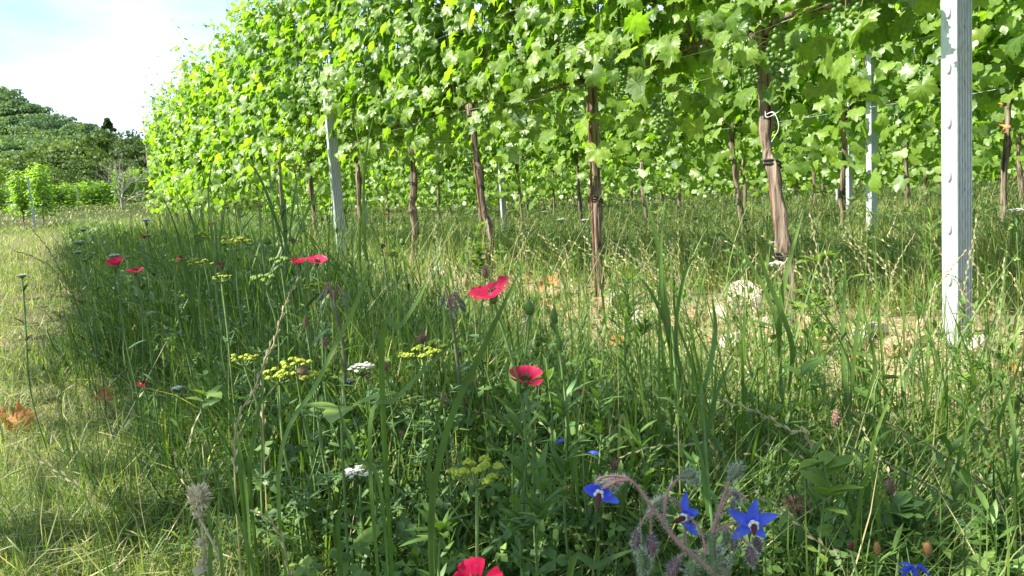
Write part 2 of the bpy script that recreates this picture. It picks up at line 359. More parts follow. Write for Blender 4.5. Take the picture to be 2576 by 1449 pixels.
def put_tree(kind, px, ytop, dist, hgt, label, group=None, name='tree', base=None):
    p = at(px, ytop, dist); cm, tm = TS[kind]
    h0 = {'broad': 8, 'broad2': 7, 'dark': 9, 'conifer': 10.2, 'pine': 8, 'hill': 8, 'hill2': 8}[kind]
    s = hgt / h0; t = thing(name, label, 'tree', (p[0], p[1], p[2] - hgt), random.uniform(0, 6.28), group)
    a = link(bpy.data.objects.new('crown', cm), t); b = link(bpy.data.objects.new('trunk', tm), t)
    t.scale = (s * random.uniform(.95, 1.2), s * random.uniform(.95, 1.2), s); return t
# nearer dark trees at the foot of the hill (px, top y, distance, height)
near_trees = [
 ('broad', 232, 338, 62, 9.5, 'broad leafy tree with sunlit rounded crown right of the hill foot'),
 ('dark', 300, 332, 66, 10, 'dark green tree between the pointed conifer and the vine row'),
 ('conifer', 268, 298, 72, 12, 'conifer with a pointed top rising over the tree line'),
 ('dark', 352, 352, 60, 9, 'dark tree partly hidden behind the end of the nearest vine row'),
 ('broad2', 175, 372, 58, 8, 'mid green tree left of the broad rounded tree at the hill foot'),
 ('broad', 205, 405, 52, 6.5, 'low bushy tree in front of the broad rounded tree'),
 ('dark', 245, 455, 46, 4.5, 'low dark spreading tree left of the bare grey tree'),
 ('dark', 340, 425, 50, 6, 'dark bushy tree right behind the bare grey tree'),
 ('broad2', 125, 372, 60, 8, 'pale green rounded tree above the small vine with grey post'),
 ('dark', 160, 440, 48, 5, 'dark low tree behind the small vine with grey post'),
 ('broad', 285, 400, 55, 6, 'leafy tree directly above the bare grey tree'),
 ('conifer', 395, 338, 64, 10, 'spruce peeking out behind the end of the nearest vine row'),
 ('broad2', 90, 440, 46, 5, 'low green tree behind the left foliage clump'),
 ('broad', 50, 400, 56, 8, 'green tree behind the leaves at the left border'),
]
for k, px, yt, d, h, lab in near_trees: put_tree(k, px, yt, d, h, lab, None, 'conifer_tree' if k == 'conifer' else 'broadleaf_tree')
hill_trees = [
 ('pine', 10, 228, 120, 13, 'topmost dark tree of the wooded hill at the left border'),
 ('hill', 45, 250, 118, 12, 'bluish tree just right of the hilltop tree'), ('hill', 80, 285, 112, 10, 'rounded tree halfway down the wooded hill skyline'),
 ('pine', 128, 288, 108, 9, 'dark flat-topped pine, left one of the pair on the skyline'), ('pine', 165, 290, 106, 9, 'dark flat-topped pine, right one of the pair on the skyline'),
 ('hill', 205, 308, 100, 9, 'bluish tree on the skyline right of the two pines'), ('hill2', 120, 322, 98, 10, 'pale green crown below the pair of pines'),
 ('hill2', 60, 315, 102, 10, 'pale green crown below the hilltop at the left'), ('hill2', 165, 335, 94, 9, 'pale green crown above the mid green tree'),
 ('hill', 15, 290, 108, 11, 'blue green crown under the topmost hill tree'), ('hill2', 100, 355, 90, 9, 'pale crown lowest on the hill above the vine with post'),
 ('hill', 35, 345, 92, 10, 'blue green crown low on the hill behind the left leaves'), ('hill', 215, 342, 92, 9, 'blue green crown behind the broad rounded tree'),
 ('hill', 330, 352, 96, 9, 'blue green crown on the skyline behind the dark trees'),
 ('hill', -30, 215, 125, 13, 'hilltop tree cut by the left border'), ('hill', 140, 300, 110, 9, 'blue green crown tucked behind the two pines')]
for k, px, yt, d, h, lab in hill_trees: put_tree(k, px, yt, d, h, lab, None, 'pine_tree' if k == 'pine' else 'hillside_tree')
# far wood closing the horizon behind the rows: one mass
g = Geo(); r = np.random.default_rng(99)
for k in range(60):
    x = -60 + k * 5.2 + r.uniform(-2, 2); y = 105 + r.uniform(-9, 20); c0 = np.array([x, y, HZ(x, y)])
    for q in range(16):
        c = c0 + np.array([r.uniform(-3, 3), r.uniform(-3, 3), r.uniform(.5, 6.5)]); n = 34
        d = norm(r.normal(size=(n, 3))); d[:, 2] = np.abs(d[:, 2])
        scatter(g, np.array([[-.5, 0, 0], [0, -.4, .05], [.5, 0, 0], [0, .5, -.05]]), np.array([[0, 1, 2, 3]]),
                rot_to(norm(d + r.normal(size=d.shape) * .4), norm(r.normal(size=d.shape))), c + d * r.uniform(.8, 1.5), .9, np.clip(.45 + r.normal() * .15, 0, 1))
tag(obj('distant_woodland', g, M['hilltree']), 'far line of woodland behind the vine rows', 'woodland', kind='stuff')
# bare grey tree
def bare_tree():
    p = at(305, 515, 31); t = thing('bare_tree', 'leafless pale grey tree with fine spreading twigs in front of the dark trees', 'tree', (p[0], p[1], p[2] - .4))
    r = np.random.default_rng(12); tr = Geo(); tw = Geo()
    add_tube(tr, smooth_path([(0, 0, -.3), (.03, 0, .5), (-.05, 0, 1.0)], 6), np.linspace(.06, .035, 6), 6)
    def br(p0, d, L, rad, lev):
        d = norm(d); p1 = p0 + d * L * .5 + r.normal(size=3) * L * .05; p2 = p0 + d * L + r.normal(size=3) * L * .08 + np.array([0, 0, L * .08])
        add_tube(tw if lev > 1 else tr, smooth_path([p0, p1, p2], 5), np.linspace(rad, rad * .5, 5), 4)
        if lev < 4:
            for k in range(3 if lev > 0 else 9):
                s = r.uniform(.35, 1); q = p0 + (p2 - p0) * s
                br(q, d + r.normal(size=3) * (.75 if lev == 0 else .5) + np.array([0, 0, .15]), L * r.uniform(.5, .75), rad * .55, lev + 1)
    for k in range(6): br(np.array([0, 0, r.uniform(.35, 1.0)]), np.array([r.normal() * .9, r.normal() * .6, 1.0]), 1.15, .03, 1)
    obj('trunk', tr, M['deadwood'], t); obj('twigs', tw, M['deadwood'], t)
bare_tree()
def dead_spar():
    p = at(370, 390, 55); t = thing('dead_tree', 'thin bare dead trunk like a spike against the sky', 'tree', (p[0], p[1], p[2] - 3))
    g = Geo(); top = at(359, 292, 55) - np.array(t.location); add_tube(g, [np.zeros(3), top * .5, top], [.12, .09, .015], 6)
    for k in range(8):
        z = top * (.45 + .05 * k); a = k * 2.1; add_tube(g, [z, z + np.array([math.cos(a) * .7, math.sin(a) * .7, -.1 + .05 * k])], [.025, .006], 4)
    obj('trunk', g, M['deadwood'], t)
dead_spar()

# ------------------------------------------------------------------ vine leaf templates
def leaf_template(r, n=44, rings=2, teeth=True, curl=.5):
    ph = np.linspace(-np.pi, np.pi, n, endpoint=False) + np.pi / n
    rad = np.full(n, .70)
    for a, A in ((0, 1.0), (.98, .90), (-.98, .90), (2.0, .74), (-2.0, .74)):
        A = A * r.uniform(.93, 1.07); rad = np.maximum(rad, A * np.exp(-(((ph - a) + np.pi) % (2 * np.pi) - np.pi) ** 2 / .36))
    rad = rad * np.clip((np.pi - np.abs(ph)) / .5 * .75 + .22, 0, 1)
    if teeth: rad = rad * (1 + .075 * np.where(np.arange(n) % 2 == 0, 1, -1)) * (1 + r.normal(size=n) * .025)
    va = np.zeros(n)
    for a in (0, .98, -.98, 2.0, -2.0):
        va[np.argmin(np.abs(ph - a))] = 1.
    V = [[0, 0, 0]]; E = [1.]
    for k in range(1, rings + 1):
        f = k / rings
        x = rad * f * np.sin(ph); y = rad * f * np.cos(ph)
        z = -curl * .42 * (x ** 2 + y ** 2) * (1 + .35 * np.cos(2 * ph)) + .17 * np.abs(x) * (1 - .3 * f) + .07 * f * np.sin(3 * ph + r.uniform(0, 6)) * (1 if rings > 1 else .6)
        z += r.normal(size=n) * .02 * f
        V += np.stack([x, y, z], -1).tolist(); E += (va * (1 - .25 * f)).tolist()
    F = [[0, 1 + (i + 1) % n, 1 + i] for i in range(n)]
    for k in range(1, rings):
        b = 1 + (k - 1) * n
        for i in range(n):
            j = (i + 1) % n; F += [[b + i, b + j, b + n + j], [b + i, b + n + j, b + n + i]]
    V = np.array(V); V[:, 1] += .12; return V, np.array(F), np.array(E)
lr = np.random.default_rng(5)
LEAF = {'hi': [leaf_template(lr, 44, 2, True, c) for c in (.2, .55, .9, .4, 1.2)],
        'mid': [leaf_template(lr, 22, 1, True, c) for c in (.3, .7, 1.1)],
        'lo': [leaf_template(lr, 10, 1, False, c) for c in (.3, .9)]}

def foliage(seed, L=.98, zlo=.62, zhi=2.14, thick=.20, nleaf=470, detail='hi', size=(.028, .053), side_bias=.55, droop=.1, low=None, u0=0.):
    r = np.random.default_rng(seed); g = Geo(); ns = 11; per = nleaf // ns
    PT = []; OUT = []
    for k in range(ns):
        x0 = (k + .5) / ns * L - L / 2 + r.normal() * .02; top = zhi + r.normal() * .10 if r.random() < .92 else zhi + r.uniform(.1, .3)
        y0 = r.normal() * .03; x1 = x0 + r.normal() * .10; y1 = r.normal() * thick * .5
        path = smooth_path([(x0, y0, .84), (x0 + r.normal() * .05, y0 + r.normal() * .04, 1.2), ((x0 + x1) / 2, y1 * .6, 1.7), (x1, y1, top)], 12)
        add_tube(g, path, np.linspace(.0048, .0016, 12), 5 if detail == 'hi' else 3, r.uniform(0, 1), 1)
        n = per; u = u0 + (1 - u0) * r.uniform(0, 1, n) ** .92; idx = u * 11; i0 = np.minimum(idx.astype(int), 10); fr = (idx - i0)[:, None]
        base = path[i0] * (1 - fr) + path[i0 + 1] * fr
        az = r.uniform(0, 2 * np.pi, n); sgn = np.where(r.random(n) < .5, 1, -1)
        out = np.stack([np.cos(az) * .5, sgn * (side_bias + .5 * np.abs(np.sin(az))), r.uniform(-.25, .45, n)], -1)
        tl = ((base[:, 2] > top - .3)[:, None]) * .6
        out = norm(out * (1 - tl * .5) + np.array([0, 0, .5]) * tl)
        PT.append(base); OUT.append(out)
    # hanging leaves and laterals under the cordon
    nl = int(nleaf * droop); zl = low if low is not None else zlo
    b = np.stack([r.uniform(-L / 2, L / 2, nl), r.normal(size=nl) * thick * .55, zl + (.95 - zl) * r.uniform(0, 1, nl) ** .7], -1)
    PT.append(b); OUT.append(norm(np.stack([r.normal(size=nl) * .4, np.sign(r.normal(size=nl)) * .8, r.uniform(-.5, .2, nl)], -1)))
    PT = np.concatenate(PT); OUT = np.concatenate(OUT); n = len(PT)
    pet = r.uniform(.03, .13, n)[:, None]; P = PT + OUT * pet * np.array([1, thick / .15, 1])
    Nn = norm(OUT * np.array([.8, .75, .35]) + np.array([0, 0, .55]) + r.normal(size=(n, 3)) * .30)
    tip = norm(np.array([0, 0, -1.0]) + OUT * .45 + r.normal(size=(n, 3)) * .35)
    R = rot_to(Nn, tip); S = r.uniform(size[0], size[1], n) * np.where(PT[:, 2] > zhi - .25, .62, 1)
    tint = np.clip(.45 + r.normal(size=n) * .20 + (r.random(n) < .04) * .25 + np.where(PT[:, 2] > zhi - .3, .12, 0), 0, 1)
    T = LEAF[detail]; which = r.integers(0, len(T), n)
    for q, (tv, tf, te) in enumerate(T):
        s = which == q; scatter(g, tv, tf, R[s], P[s], S[s], tint[s], 0, te)
    if detail == 'hi':
        for k in np.where(r.random(n) < .45)[0]:
            mid = (PT[k] + P[k]) / 2 + (0, 0, .008); V, F = tube([PT[k], mid, P[k]], .0011, 3); g.add(V, F, r.uniform(.1, .9), 1)
        # tendrils and stray long shoots
        for k in range(7):
            p0 = PT[r.integers(n)]; d = norm(r.normal(size=3)) * .16; V, F = tube(smooth_path([p0, p0 + d * .5 + (0, 0, .03), p0 + d, p0 + d + (0.02, .02, -.03)], 8), .0011, 3); g.add(V, F, .7, 1)
    return g.mesh('foliage', [M['vineleaf'], M['cane']])

def shoots_mesh(seed, hgt, detail='mid'):
    """long shoots waving above the canopy"""
    r = np.random.default_rng(seed); g = Geo()
    for k in range(2):
        x0 = r.uniform(-.3, .3); top = np.array([x0 + r.normal() * .12, r.normal() * .08, hgt + r.uniform(-.1, .15)])
        path = smooth_path([(x0, 0, 2.2), (x0 + r.normal() * .05, r.normal() * .05, 2.45), top], 10); add_tube(g, path, np.linspace(.003, .001, 10), 3, .6, 1)
        for q in range(2, 10):
            p = path[q]; d = norm(np.array([r.normal(), r.normal(), .2])); tv, tf, te = LEAF[detail][r.integers(2)]
            scatter(g, tv, tf, rot_to(norm([r.normal() * .5, r.normal() * .5, 1]), d)[None], (p + d * .04)[None], r.uniform(.03, .05) * (1.3 - q * .09), .55, 0, te)
    return g.mesh('top_shoots', [M['vineleaf'], M['cane']])

def trunk_geo(pts, r0=.026, r1=.019, seed=0, seg=14, n=46, arms=True):
    r = np.random.default_rng(seed); path = smooth_path(pts, n); u = np.linspace(0, 1, n)
    path = path + np.stack([np.sin(u * 17 + seed) * .005 + np.sin(u * 41 + seed) * .002, np.cos(u * 13 + seed * 2) * .005, 0 * u], -1)
    rad = r0 + (r1 - r0) * u + .0022 * np.sin(u * 21 + seed) + .006 * np.exp(-((u - .93) / .07) ** 2) + .006 * np.exp(-(u / .07) ** 2)
    for _ in range(3): c = r.uniform(.2, .9); rad = rad + .004 * np.exp(-((u - c) / .025) ** 2)
    V, F = tube(path, rad, seg); V = V.reshape(n, seg, 3); ctr = path[:, None]
    ridge = 1 + .16 * np.sin(np.arange(seg)[None] * 2 * np.pi * 3 / seg + u[:, None] * 5 + seed) + .10 * np.sin(np.arange(seg)[None] * 2 * np.pi * 5 / seg - u[:, None] * 9) + r.normal(size=(1, seg)) * .09 + r.normal(size=(n, seg)) * .06
    V = ctr + (V - ctr) * ridge[..., None]; g = Geo().add(V.reshape(-1, 3), F, .5)
    top = path[-1]; g.add(np.vstack([V[-1], [top + (0, 0, .01)]]), np.array([[i, (i + 1) % seg, seg] for i in range(seg)]))
    if arms:
        for s in (-1, 1):
            L = r.uniform(.30, .46); add_tube(g, smooth_path([top - (0, 0, .04), top + (s * .07, 0, .01), (top[0] + s * L * .6, top[1] * .4, .835), (top[0] + s * L, 0, .83)], 12), np.linspace(r1 * .8, .006, 12), 8)
    return g
def bunch_geo(seed, L=.12, W=.032, n=46, br=.0062):
    r = np.random.default_rng(seed); v, f = ico(2); P = []
    for _ in range(4000):
        u = r.uniform(0, 1); w = W * (1 - u ** 1.6) ** .5 * (1.0 if u > .12 else .7) + .002
        a = r.uniform(0, 6.28); p = np.array([math.cos(a) * w * r.uniform(.55, 1), math.sin(a) * w * r.uniform(.55, 1), -u * L])
        if all(np.linalg.norm(p - q) > br * 1.62 for q in P): P.append(p)
        if len(P) >= n: break
    P = np.array(P); g = Geo(); S = r.uniform(.8, 1.12, len(P)) * br
    scatter(g, v, f, rand_rot(len(P), r), P, S, r.uniform(0, 1, len(P)), 0)
    add_tube(g, smooth_path([(0, 0, .035), (0, 0, 0), (.002, 0, -L * .6)], 6), .0016, 5, .4, 1)
    return g.mesh('grape_bunch', [M['berry'], M['cane']])
BUNCH = [bunch_geo(k, (.12, .10, .13)[k], (.030, .027, .034)[k], (48, 34, 60)[k]) for k in range(3)]
BUNCH_LO = BUNCH[1]

ROT = math.pi / 2 + TH
HI = [foliage(20 + k, nleaf=1500, detail='hi', low=.61, droop=.10) for k in range(5)]
MID = [foliage(40 + k, nleaf=900, detail='mid', size=(.040, .066), low=(.36, .52, .42, .55)[k], droop=.14) for k in range(4)]
MIDLOW = [foliage(50 + k, nleaf=950, detail='mid', size=(.040, .068), low=.48, droop=.2) for k in range(3)]
LOW = [foliage(60 + k, nleaf=800, detail='lo', size=(.045, .076), low=.24, droop=.28) for k in range(4)]
SHADE = [foliage(70 + k, nleaf=720, detail='mid', size=(.045, .078), low=1.0, droop=.03, zhi=2.0, thick=.2, u0=.2) for k in range(3)] + [foliage(79, nleaf=300, detail='mid', size=(.045, .075), low=1.0, droop=.03, zhi=1.85, thick=.22, u0=.2)]
SHOOT = [shoots_mesh(80, 2.75), shoots_mesh(81, 2.95)]
def tgen(k, lean=(0, 0)):
    return trunk_geo([(lean[0], lean[1], -.04), (lean[0] * .55 + .008 * (k % 3 - 1), lean[1] * .5, .3), (lean[0] * .12, .01 * ((k * 7) % 3 - 1), .62), (0, 0, .84)], .017, .0135, k, 9, 22)
TRUNKS = [tgen(k, ((-.06, .02), (.05, -.02), (.0, .03), (.09, .0), (-.02, -.03))[k]).mesh('trunk', M['bark']) for k in range(5)]
ORD = ['first', 'second', 'third', 'fourth', 'fifth', 'sixth', 'seventh', 'eighth', 'ninth', 'tenth', 'eleventh', 'twelfth', 'thirteenth', 'fourteenth',
       'fifteenth', 'sixteenth', 'seventeenth', 'eighteenth', 'nineteenth', 'twentieth'] + ['twenty-' + x for x in ('first', 'second', 'third', 'fourth', 'fifth', 'sixth', 'seventh', 'eighth', 'ninth')] + ['thirtieth']

def vine(P, a, fol, trunk, label, group, rz=0, shoots=None, scale=(1, 1, 1)):
    xy = row_xy(P, a); z = float(G(*xy))
    t = thing('grapevine', label, 'grapevine', (xy[0], xy[1], z), ROT + rz, group)
    o = link(bpy.data.objects.new('foliage', fol), t); o.scale = scale
    if trunk is not None: link(bpy.data.objects.new('trunk', trunk), t)
    if shoots is not None: link(bpy.data.objects.new('top_shoots', shoots), t)
    return t
P1 = 1.685
# first row: trunk outline follows the photographed ones
first = [  # along, px points of trunk from foot up, radius, label
 (None, [(1988, 800), (1975, 640), (1948, 440), (1925, 330), (1920, 195)], .0172, 'thick leaning grapevine with knotted trunk nearest the big metal post'),
 (None, [(1504, 790), (1506, 600), (1497, 420), (1492, 270)], .0165, 'upright grapevine whose dark-sided trunk has two leaves hanging in front'),
 (None, [(1238, 740), (1232, 600), (1212, 490), (1185, 330)], .0165, 'grapevine with bent trunk behind the leafy green weed'),
 (None, [(1042, 690), (1041, 560), (1040, 470), (1040, 380)], .0185, 'straight-trunked grapevine left of the bent one in the nearest row'),
]
alongs = []
for idx, (_, pts, rad, lab) in enumerate(first):
    W = [on_row(x, y, P1) for x, y in pts]; foot = W[0]; Pp, a = perp_along(W[-1][0], W[-1][1]); alongs.append(a)
    base = np.array([*row_xy(P1, a), float(G(*row_xy(P1, a)))])
    loc = [np.array([(w - base)[:2] @ DV, -((w - base)[:2] @ NV), w[2] - base[2]]) for w in W]
    loc[0][2] = -.03; loc[-1][2] = max(loc[-1][2], .83)
    t = vine(P1, a, HI[idx], None, lab, None, shoots=None)
    obj('trunk', trunk_geo(loc, rad, rad * .78, 3 + idx), M['bark'], t)
    def tie(z, rr=.034, mat='rubber', nm='tie'):
        pr = smooth_path(loc, 60); c = pr[np.argmin(abs(pr[:, 2] - z))]; g = Geo(); an = np.linspace(0, 2 * np.pi, 20)
        for dz in (0, .010): add_tube(g, np.stack([c[0] + np.cos(an) * rr, c[1] + np.sin(an) * rr, c[2] + dz + .008 * np.sin(an)], -1), .0028, 6)
        return obj(nm, g, M[mat], t)
    if idx == 0: tie(.46, .022); tie(.20, .024)
    if idx == 1: tie(.40, .021)
    if idx == 2: tie(.45, .019)
    if idx == 3: tie(.5, .021)
    if idx == 0:
        g = Geo(); c = np.array([-.03, .03, .66])
        pr = smooth_path(loc, 60); c = pr[np.argmin(abs(pr[:, 2] - .60))] + (-.02, .02, 0)
        add_tube(g, smooth_path([c, c + (-.045, .02, .0), c + (-.06, .02, -.04), c + (-.035, .02, -.075)], 14), .0013, 5)
        add_tube(g, smooth_path([c + (0, 0, .01), c + (-.03, .03, -.01), c + (-.06, .025, -.002), c + (-.075, .02, .012)], 14), .0009, 5)
        obj('string_loop', g, M['string'], t)
vine(P1 + .32, .45, HI[4], TRUNKS[0], 'grapevine whose leaves overhang the top right corner beside the big post', None)
vine(P1, -.5, HI[2], TRUNKS[1], 'grapevine of the nearest row standing right of the picture border', None, rz=math.pi)
a = alongs[-1] + .93; k = 0
rest = []
while a < 14.7: rest.append(a); a += .93 if a > 5 else .95
for k, a in enumerate(rest):
    fol = HI[(k + 2) % 5] if a < 6.4 else (MIDLOW[k % 3] if a > 7 else MID[k % 4])
    lab = '%s grapevine of the nearest row counted leftward from the straight-trunked one' % ORD[k]
    t = vine(P1 + random.uniform(-.03, .03), a, fol, TRUNKS[k % 5], lab, None, rz=math.pi * (k % 2), shoots=SHOOT[k % 2] if k % 3 == 0 or a > 13.5 else None, scale=(1, 1.1, random.uniform(.97, 1.06)))
    for q in range(2):
        o = link(bpy.data.objects.new('grape_bunch', BUNCH[(k + q) % 3]), t); o.location = (random.uniform(-.4, .4), random.choice((-1, 1)) * random.uniform(.08, .16), random.uniform(.88, 1.02))
# grape bunches at their seen places
vines_first = [o for o in sc.objects if o.type == 'EMPTY' and o.get('category') == 'grapevine']
for px, py, kk, s in [(1963, 78, 0, 1.15), (1664, 235, 2, 1.1), (1552, 205, 0, 1.0), (1893, 130, 1, .9), (2128, -22, 0, 1.05), (1218, 255, 1, 1.1), (1568, 140, 2, .9), (1845, 70, 1, .9), (1060, 265, 1, 1), (1430, 60, 0, 1)]:
    w = on_row(px, py, P1 - .13); q = min(vines_first, key=lambda o: (o.location.x - w[0]) ** 2 + (o.location.y - w[1]) ** 2)
    o = link(bpy.data.objects.new('grape_bunch', BUNCH[kk]), q)
    d = np.array([w[0] - q.location.x, w[1] - q.location.y]); sg = math.cos(q.rotation_euler.z - ROT)
    o.location = (d @ DV * sg, -(d @ NV) * sg, w[2] - q.location.z); o.scale = (s, s, s)
# two single leaves hanging in front of the second trunk, and the large dark leaf over the far post
def hang_leaf(px, py, P, size, nrm, tip, tint, parent_idx, name='leaf'):
    w = on_row(px, py, P); q = vines_first[parent_idx]; g = Geo(); tv, tf, te = LEAF['hi'][1]
    scatter(g, tv, tf, rot_to(norm(np.array([nrm])), norm(np.array([tip]))), w[None], size, tint, 0, te)
    top = w + np.array([.02, .02, .10]); V, F = tube(smooth_path([top, (w + top) / 2 + (0.01, 0, .01), w], 6), .0013, 4); g.add(V, F, .6, 1)
    me = g.mesh(name, [M['vineleaf'], M['cane']]); me.transform(q.matrix_basis.inverted()); return link(bpy.data.objects.new(name, me), q)
cv = -FW
hang_leaf(1502, 372, P1 - .10, .060, cv * .9 + (-.3, 0, .35), (.1, 0, -1), .85, 1)
hang_leaf(1470, 310, P1 - .08, .058, (-.8, -.3, .4), (-.2, 0, -1), .80, 1)
hang_leaf(2195, 50, P1 - .02, .085, (.3, -.8, -.25), (0, -.1, -1), .15, 0)
hang_leaf(2160, 40, P1 - .12, .060, (-.5, -.6, .6), (-.1, 0, -1), .6, 0)

for px_, py_, sz_, nn_, tt_ in [(815, 190, .055, (-.5, -.6, .5), .6), (838, 205, .05, (.2, -.8, .5), .5), (805, 222, .045, (-.6, -.3, .6), .75), (850, 180, .055, (-.2, -.8, .3), .45), (826, 168, .05, (-.4, -.7, .6), .65), (818, 224, .05, (-.4, -.8, .5), .6), (834, 236, .045, (-.1, -.8, .5), .5), (808, 240, .045, (-.6, -.6, .5), .7)]:
    w_ = on_row(px_, py_, P1 - .30); qi = min(range(len(vines_first)), key=lambda i_: (vines_first[i_].location.x - w_[0]) ** 2 + (vines_first[i_].location.y - w_[1]) ** 2)
    hang_leaf(px_, py_, P1 - .30, sz_, nn_, (random.uniform(-.3, .3), 0, -1), tt_, qi)
ROWS = {2: 4.19, 3: 6.69, 4: 9.20, 5: 11.7, 6: 14.2, 7: 16.7, 8: 19.2, 9: 21.8, 10: 24.4}
ROWNAME = {2: 'second', 3: 'third', 4: 'fourth', 5: 'fifth', 6: 'sixth', 7: 'seventh', 8: 'eighth', 9: 'ninth', 10: 'tenth'}
seen_second = [2045, 1785, 1600, 1430]
for k, P in ROWS.items():
    a = .46 * P - .9; end = 20 + 1.2 * k; cnt = 0; n = 0
    step = .95 if k < 5 else (1.05 if k < 8 else 1.25)
    while a < end:
        px, py, d = project((*row_xy(P, a), .4)); lab = None
        if px < 2600:
            lab = '%s grapevine from the right in the %s trellis row%s' % (ORD[min(cnt, 29)], ROWNAME[k], '' if k < 5 else ', small and far back'); cnt += 1
        else: lab = 'grapevine of the %s trellis row just outside the right border' % ROWNAME[k]
        fol = (MID if k <= 3 and a < 12 else LOW)[(n + k) % 4]
        t = vine(P + random.uniform(-.04, .04), a, fol, TRUNKS[(n * 2 + k) % 5], lab, 'grapevines of the %s row' % ROWNAME[k], rz=math.pi * ((n + k) % 2), scale=(1, 1.1, random.uniform(.94, 1.05)) if k < 5 else (1.2, 1.1, 1))
        if k <= 3 and a < 9:
            for q in range(2):
                o = link(bpy.data.objects.new('grape_bunch', BUNCH[q]), t); o.location = (random.uniform(-.4, .4), random.choice((-1, 1)) * random.uniform(.06, .15), random.uniform(.86, 1.0))
        a += step * random.uniform(.93, 1.07); n += 1
# the row left of the camera: its near part stands outside the picture and shades the meadow
P0 = -.86
for k in range(27):
    a = -4.5 + k * .98
    if a > 14.6: break
    px, py, d = project((*row_xy(P0, a), 1.2)) if a > .5 else (-999, 0, 0)
    vis = px > -120 and d > 0
    lab = '%s grapevine of the row left of the path' % ORD[k] if vis else 'leafy grapevine of the left row standing outside the left border'
    f = SHADE[3] if -.6 < a < 1.6 else SHADE[k % 3]
    vine(P0, a, f, TRUNKS[k % 5], lab, 'grapevines of the left row', rz=math.pi * (k % 2), scale=(1, 1, 1))
def extra_vine(px, ybase, d, h, label):
    p = at(px, ybase, d); xy = p[:2]; t = thing('grapevine', label, 'grapevine', (p[0], p[1], float(G(*xy))), ROT)
    o = link(bpy.data.objects.new('foliage', MIDLOW[random.randrange(3)]), t); o.scale = (1, 1.3, h / 2.5); link(bpy.data.objects.new('trunk', TRUNKS[2]), t)
    t.scale = (1, 1, 1)
extra_vine(112, 560, 20.5, 2.0, 'short bushy grapevine right of the small grey post at far left')
extra_vine(62, 560, 21.0, 1.8, 'short grapevine with bare trunk left of the small grey post')
for k, px in enumerate(range(-20, 420, 44)):
    p = at(px, 555, 33 + (k % 2) * 4); t = thing('grapevine', '%s low sunlit vine from the left in the far bright green row' % ORD[k], 'grapevine', (p[0], p[1], float(G(*p[:2])) - .15), ROT + 1.2, 'far low vines beyond the grass')
    o = link(bpy.data.objects.new('foliage', MIDLOW[k % 3]), t); o.scale = (1.2, 2.2, .62 if px < 300 else .85)

# ------------------------------------------------------------------ posts
def post_meshes():
    # folded steel profile: long ribbed side along local x (row normal), slotted side along y
    a, b = .029, .0165     # half sizes
    prof = [(-a, -b)]
    for k in range(5):
        x0 = -a + .006 + k * .0105; prof += [(x0, -b), (x0 + .0018, -b + .0065), (x0 + .0056, -b + .0065), (x0 + .0074, -b)]
    prof += [(a, -b), (a, b)]
    for k in range(5):
        x0 = a - .006 - k * .0105; prof += [(x0, b), (x0 - .0022, b - .0042), (x0 - .0052, b - .0042), (x0 - .0074, b)]
    prof += [(-a, b)]
    prof = np.array(prof); n = len(prof); zs = np.array([-.25, 2.42]); V = np.concatenate([np.column_stack([prof, np.full(n, z)]) for z in zs])
    F = np.array([[i, (i + 1) % n, n + (i + 1) % n, n + i] for i in range(n)]); body = Geo().add(V, F)
    top = Geo()
    body.add(np.array([(-a, -b, 2.42), (a, -b, 2.42), (a, b, 2.42), (-a, b, 2.42)]) + (0, 0, .001), np.array([[0, 1, 2, 3]]))
    bm = body.mesh('profile', M['zinc'], smooth=False)
    hook = Geo(); ang = np.linspace(0, 2 * np.pi, 12, endpoint=False)
    hv = np.stack([np.zeros(12), np.cos(ang) * .0062, np.sin(ang) * .015], -1); hv2 = hv * (1, .7, .7) + (-.0045, 0, .001)
    hook.add(np.vstack([hv, hv2, [(-.005, 0, .001)]]), np.array([[i, (i + 1) % 12, 12 + (i + 1) % 12, 12 + i] for i in range(12)]))
    hook.add(np.vstack([hv2, [(-.0055, 0, .001)]]), np.array([[i, (i + 1) % 12, 12] for i in range(12)]))
    slot = Geo(); sv = np.stack([np.full(12, -.0057), np.cos(ang) * .0024 + .0015, np.sin(ang) * .006 - .003], -1); slot.add(np.vstack([sv, [(-.0058, .0015, -.003)]]), np.array([[i, (i + 1) % 12, 12] for i in range(12)]))
    return bm, hook.mesh('hook', M['zinc']), slot.mesh('slot', M['rubber']), a, b
PB, PHK, PSL, pa, pb_ = post_meshes()
notch = Geo(); ang = np.linspace(0, 2 * np.pi, 10, endpoint=False)
notch.add(np.vstack([np.stack([np.cos(ang) * .0028, np.zeros(10), np.sin(ang) * .008], -1), [(0, -.0022, 0)]]), np.array([[i, (i + 1) % 10, 10] for i in range(10)]))
PN = notch.mesh('notch', M['rubber'])
def post(xy, label, detail=1, lean=0., z0=None, rz=0, top=1., group='steel trellis posts'):
    # local x = row normal away from path side; local y = row direction
    t = thing('trellis_post', label, 'post', (xy[0], xy[1], float(G(*xy)) if z0 is None else z0), TH + rz, group)
    t.rotation_euler = (0, lean, TH + rz)
    pr_ = link(bpy.data.objects.new('profile', PB), t); pr_.scale = (1, 1, top)
    zs = np.arange(.14 if detail > 1 else .3, 1.5 if detail > 1 else 1.2, .112) if detail else []
    for z in zs:
        h = link(bpy.data.objects.new('hook', PHK), t); h.location = (-pa - .0002, 0, z)
        if detail > 1:
            s = link(bpy.data.objects.new('notch', PN), t); s.location = (.003, -pb_ + .0040 - .0006, z - .03)
    return t
w = on_row(2408, 905, P1 - .02); post(row_xy(P1 - .02, perp_along(w[0], w[1])[1]), 'big ribbed galvanised trellis post near the right border', 2, lean=math.radians(-.9))
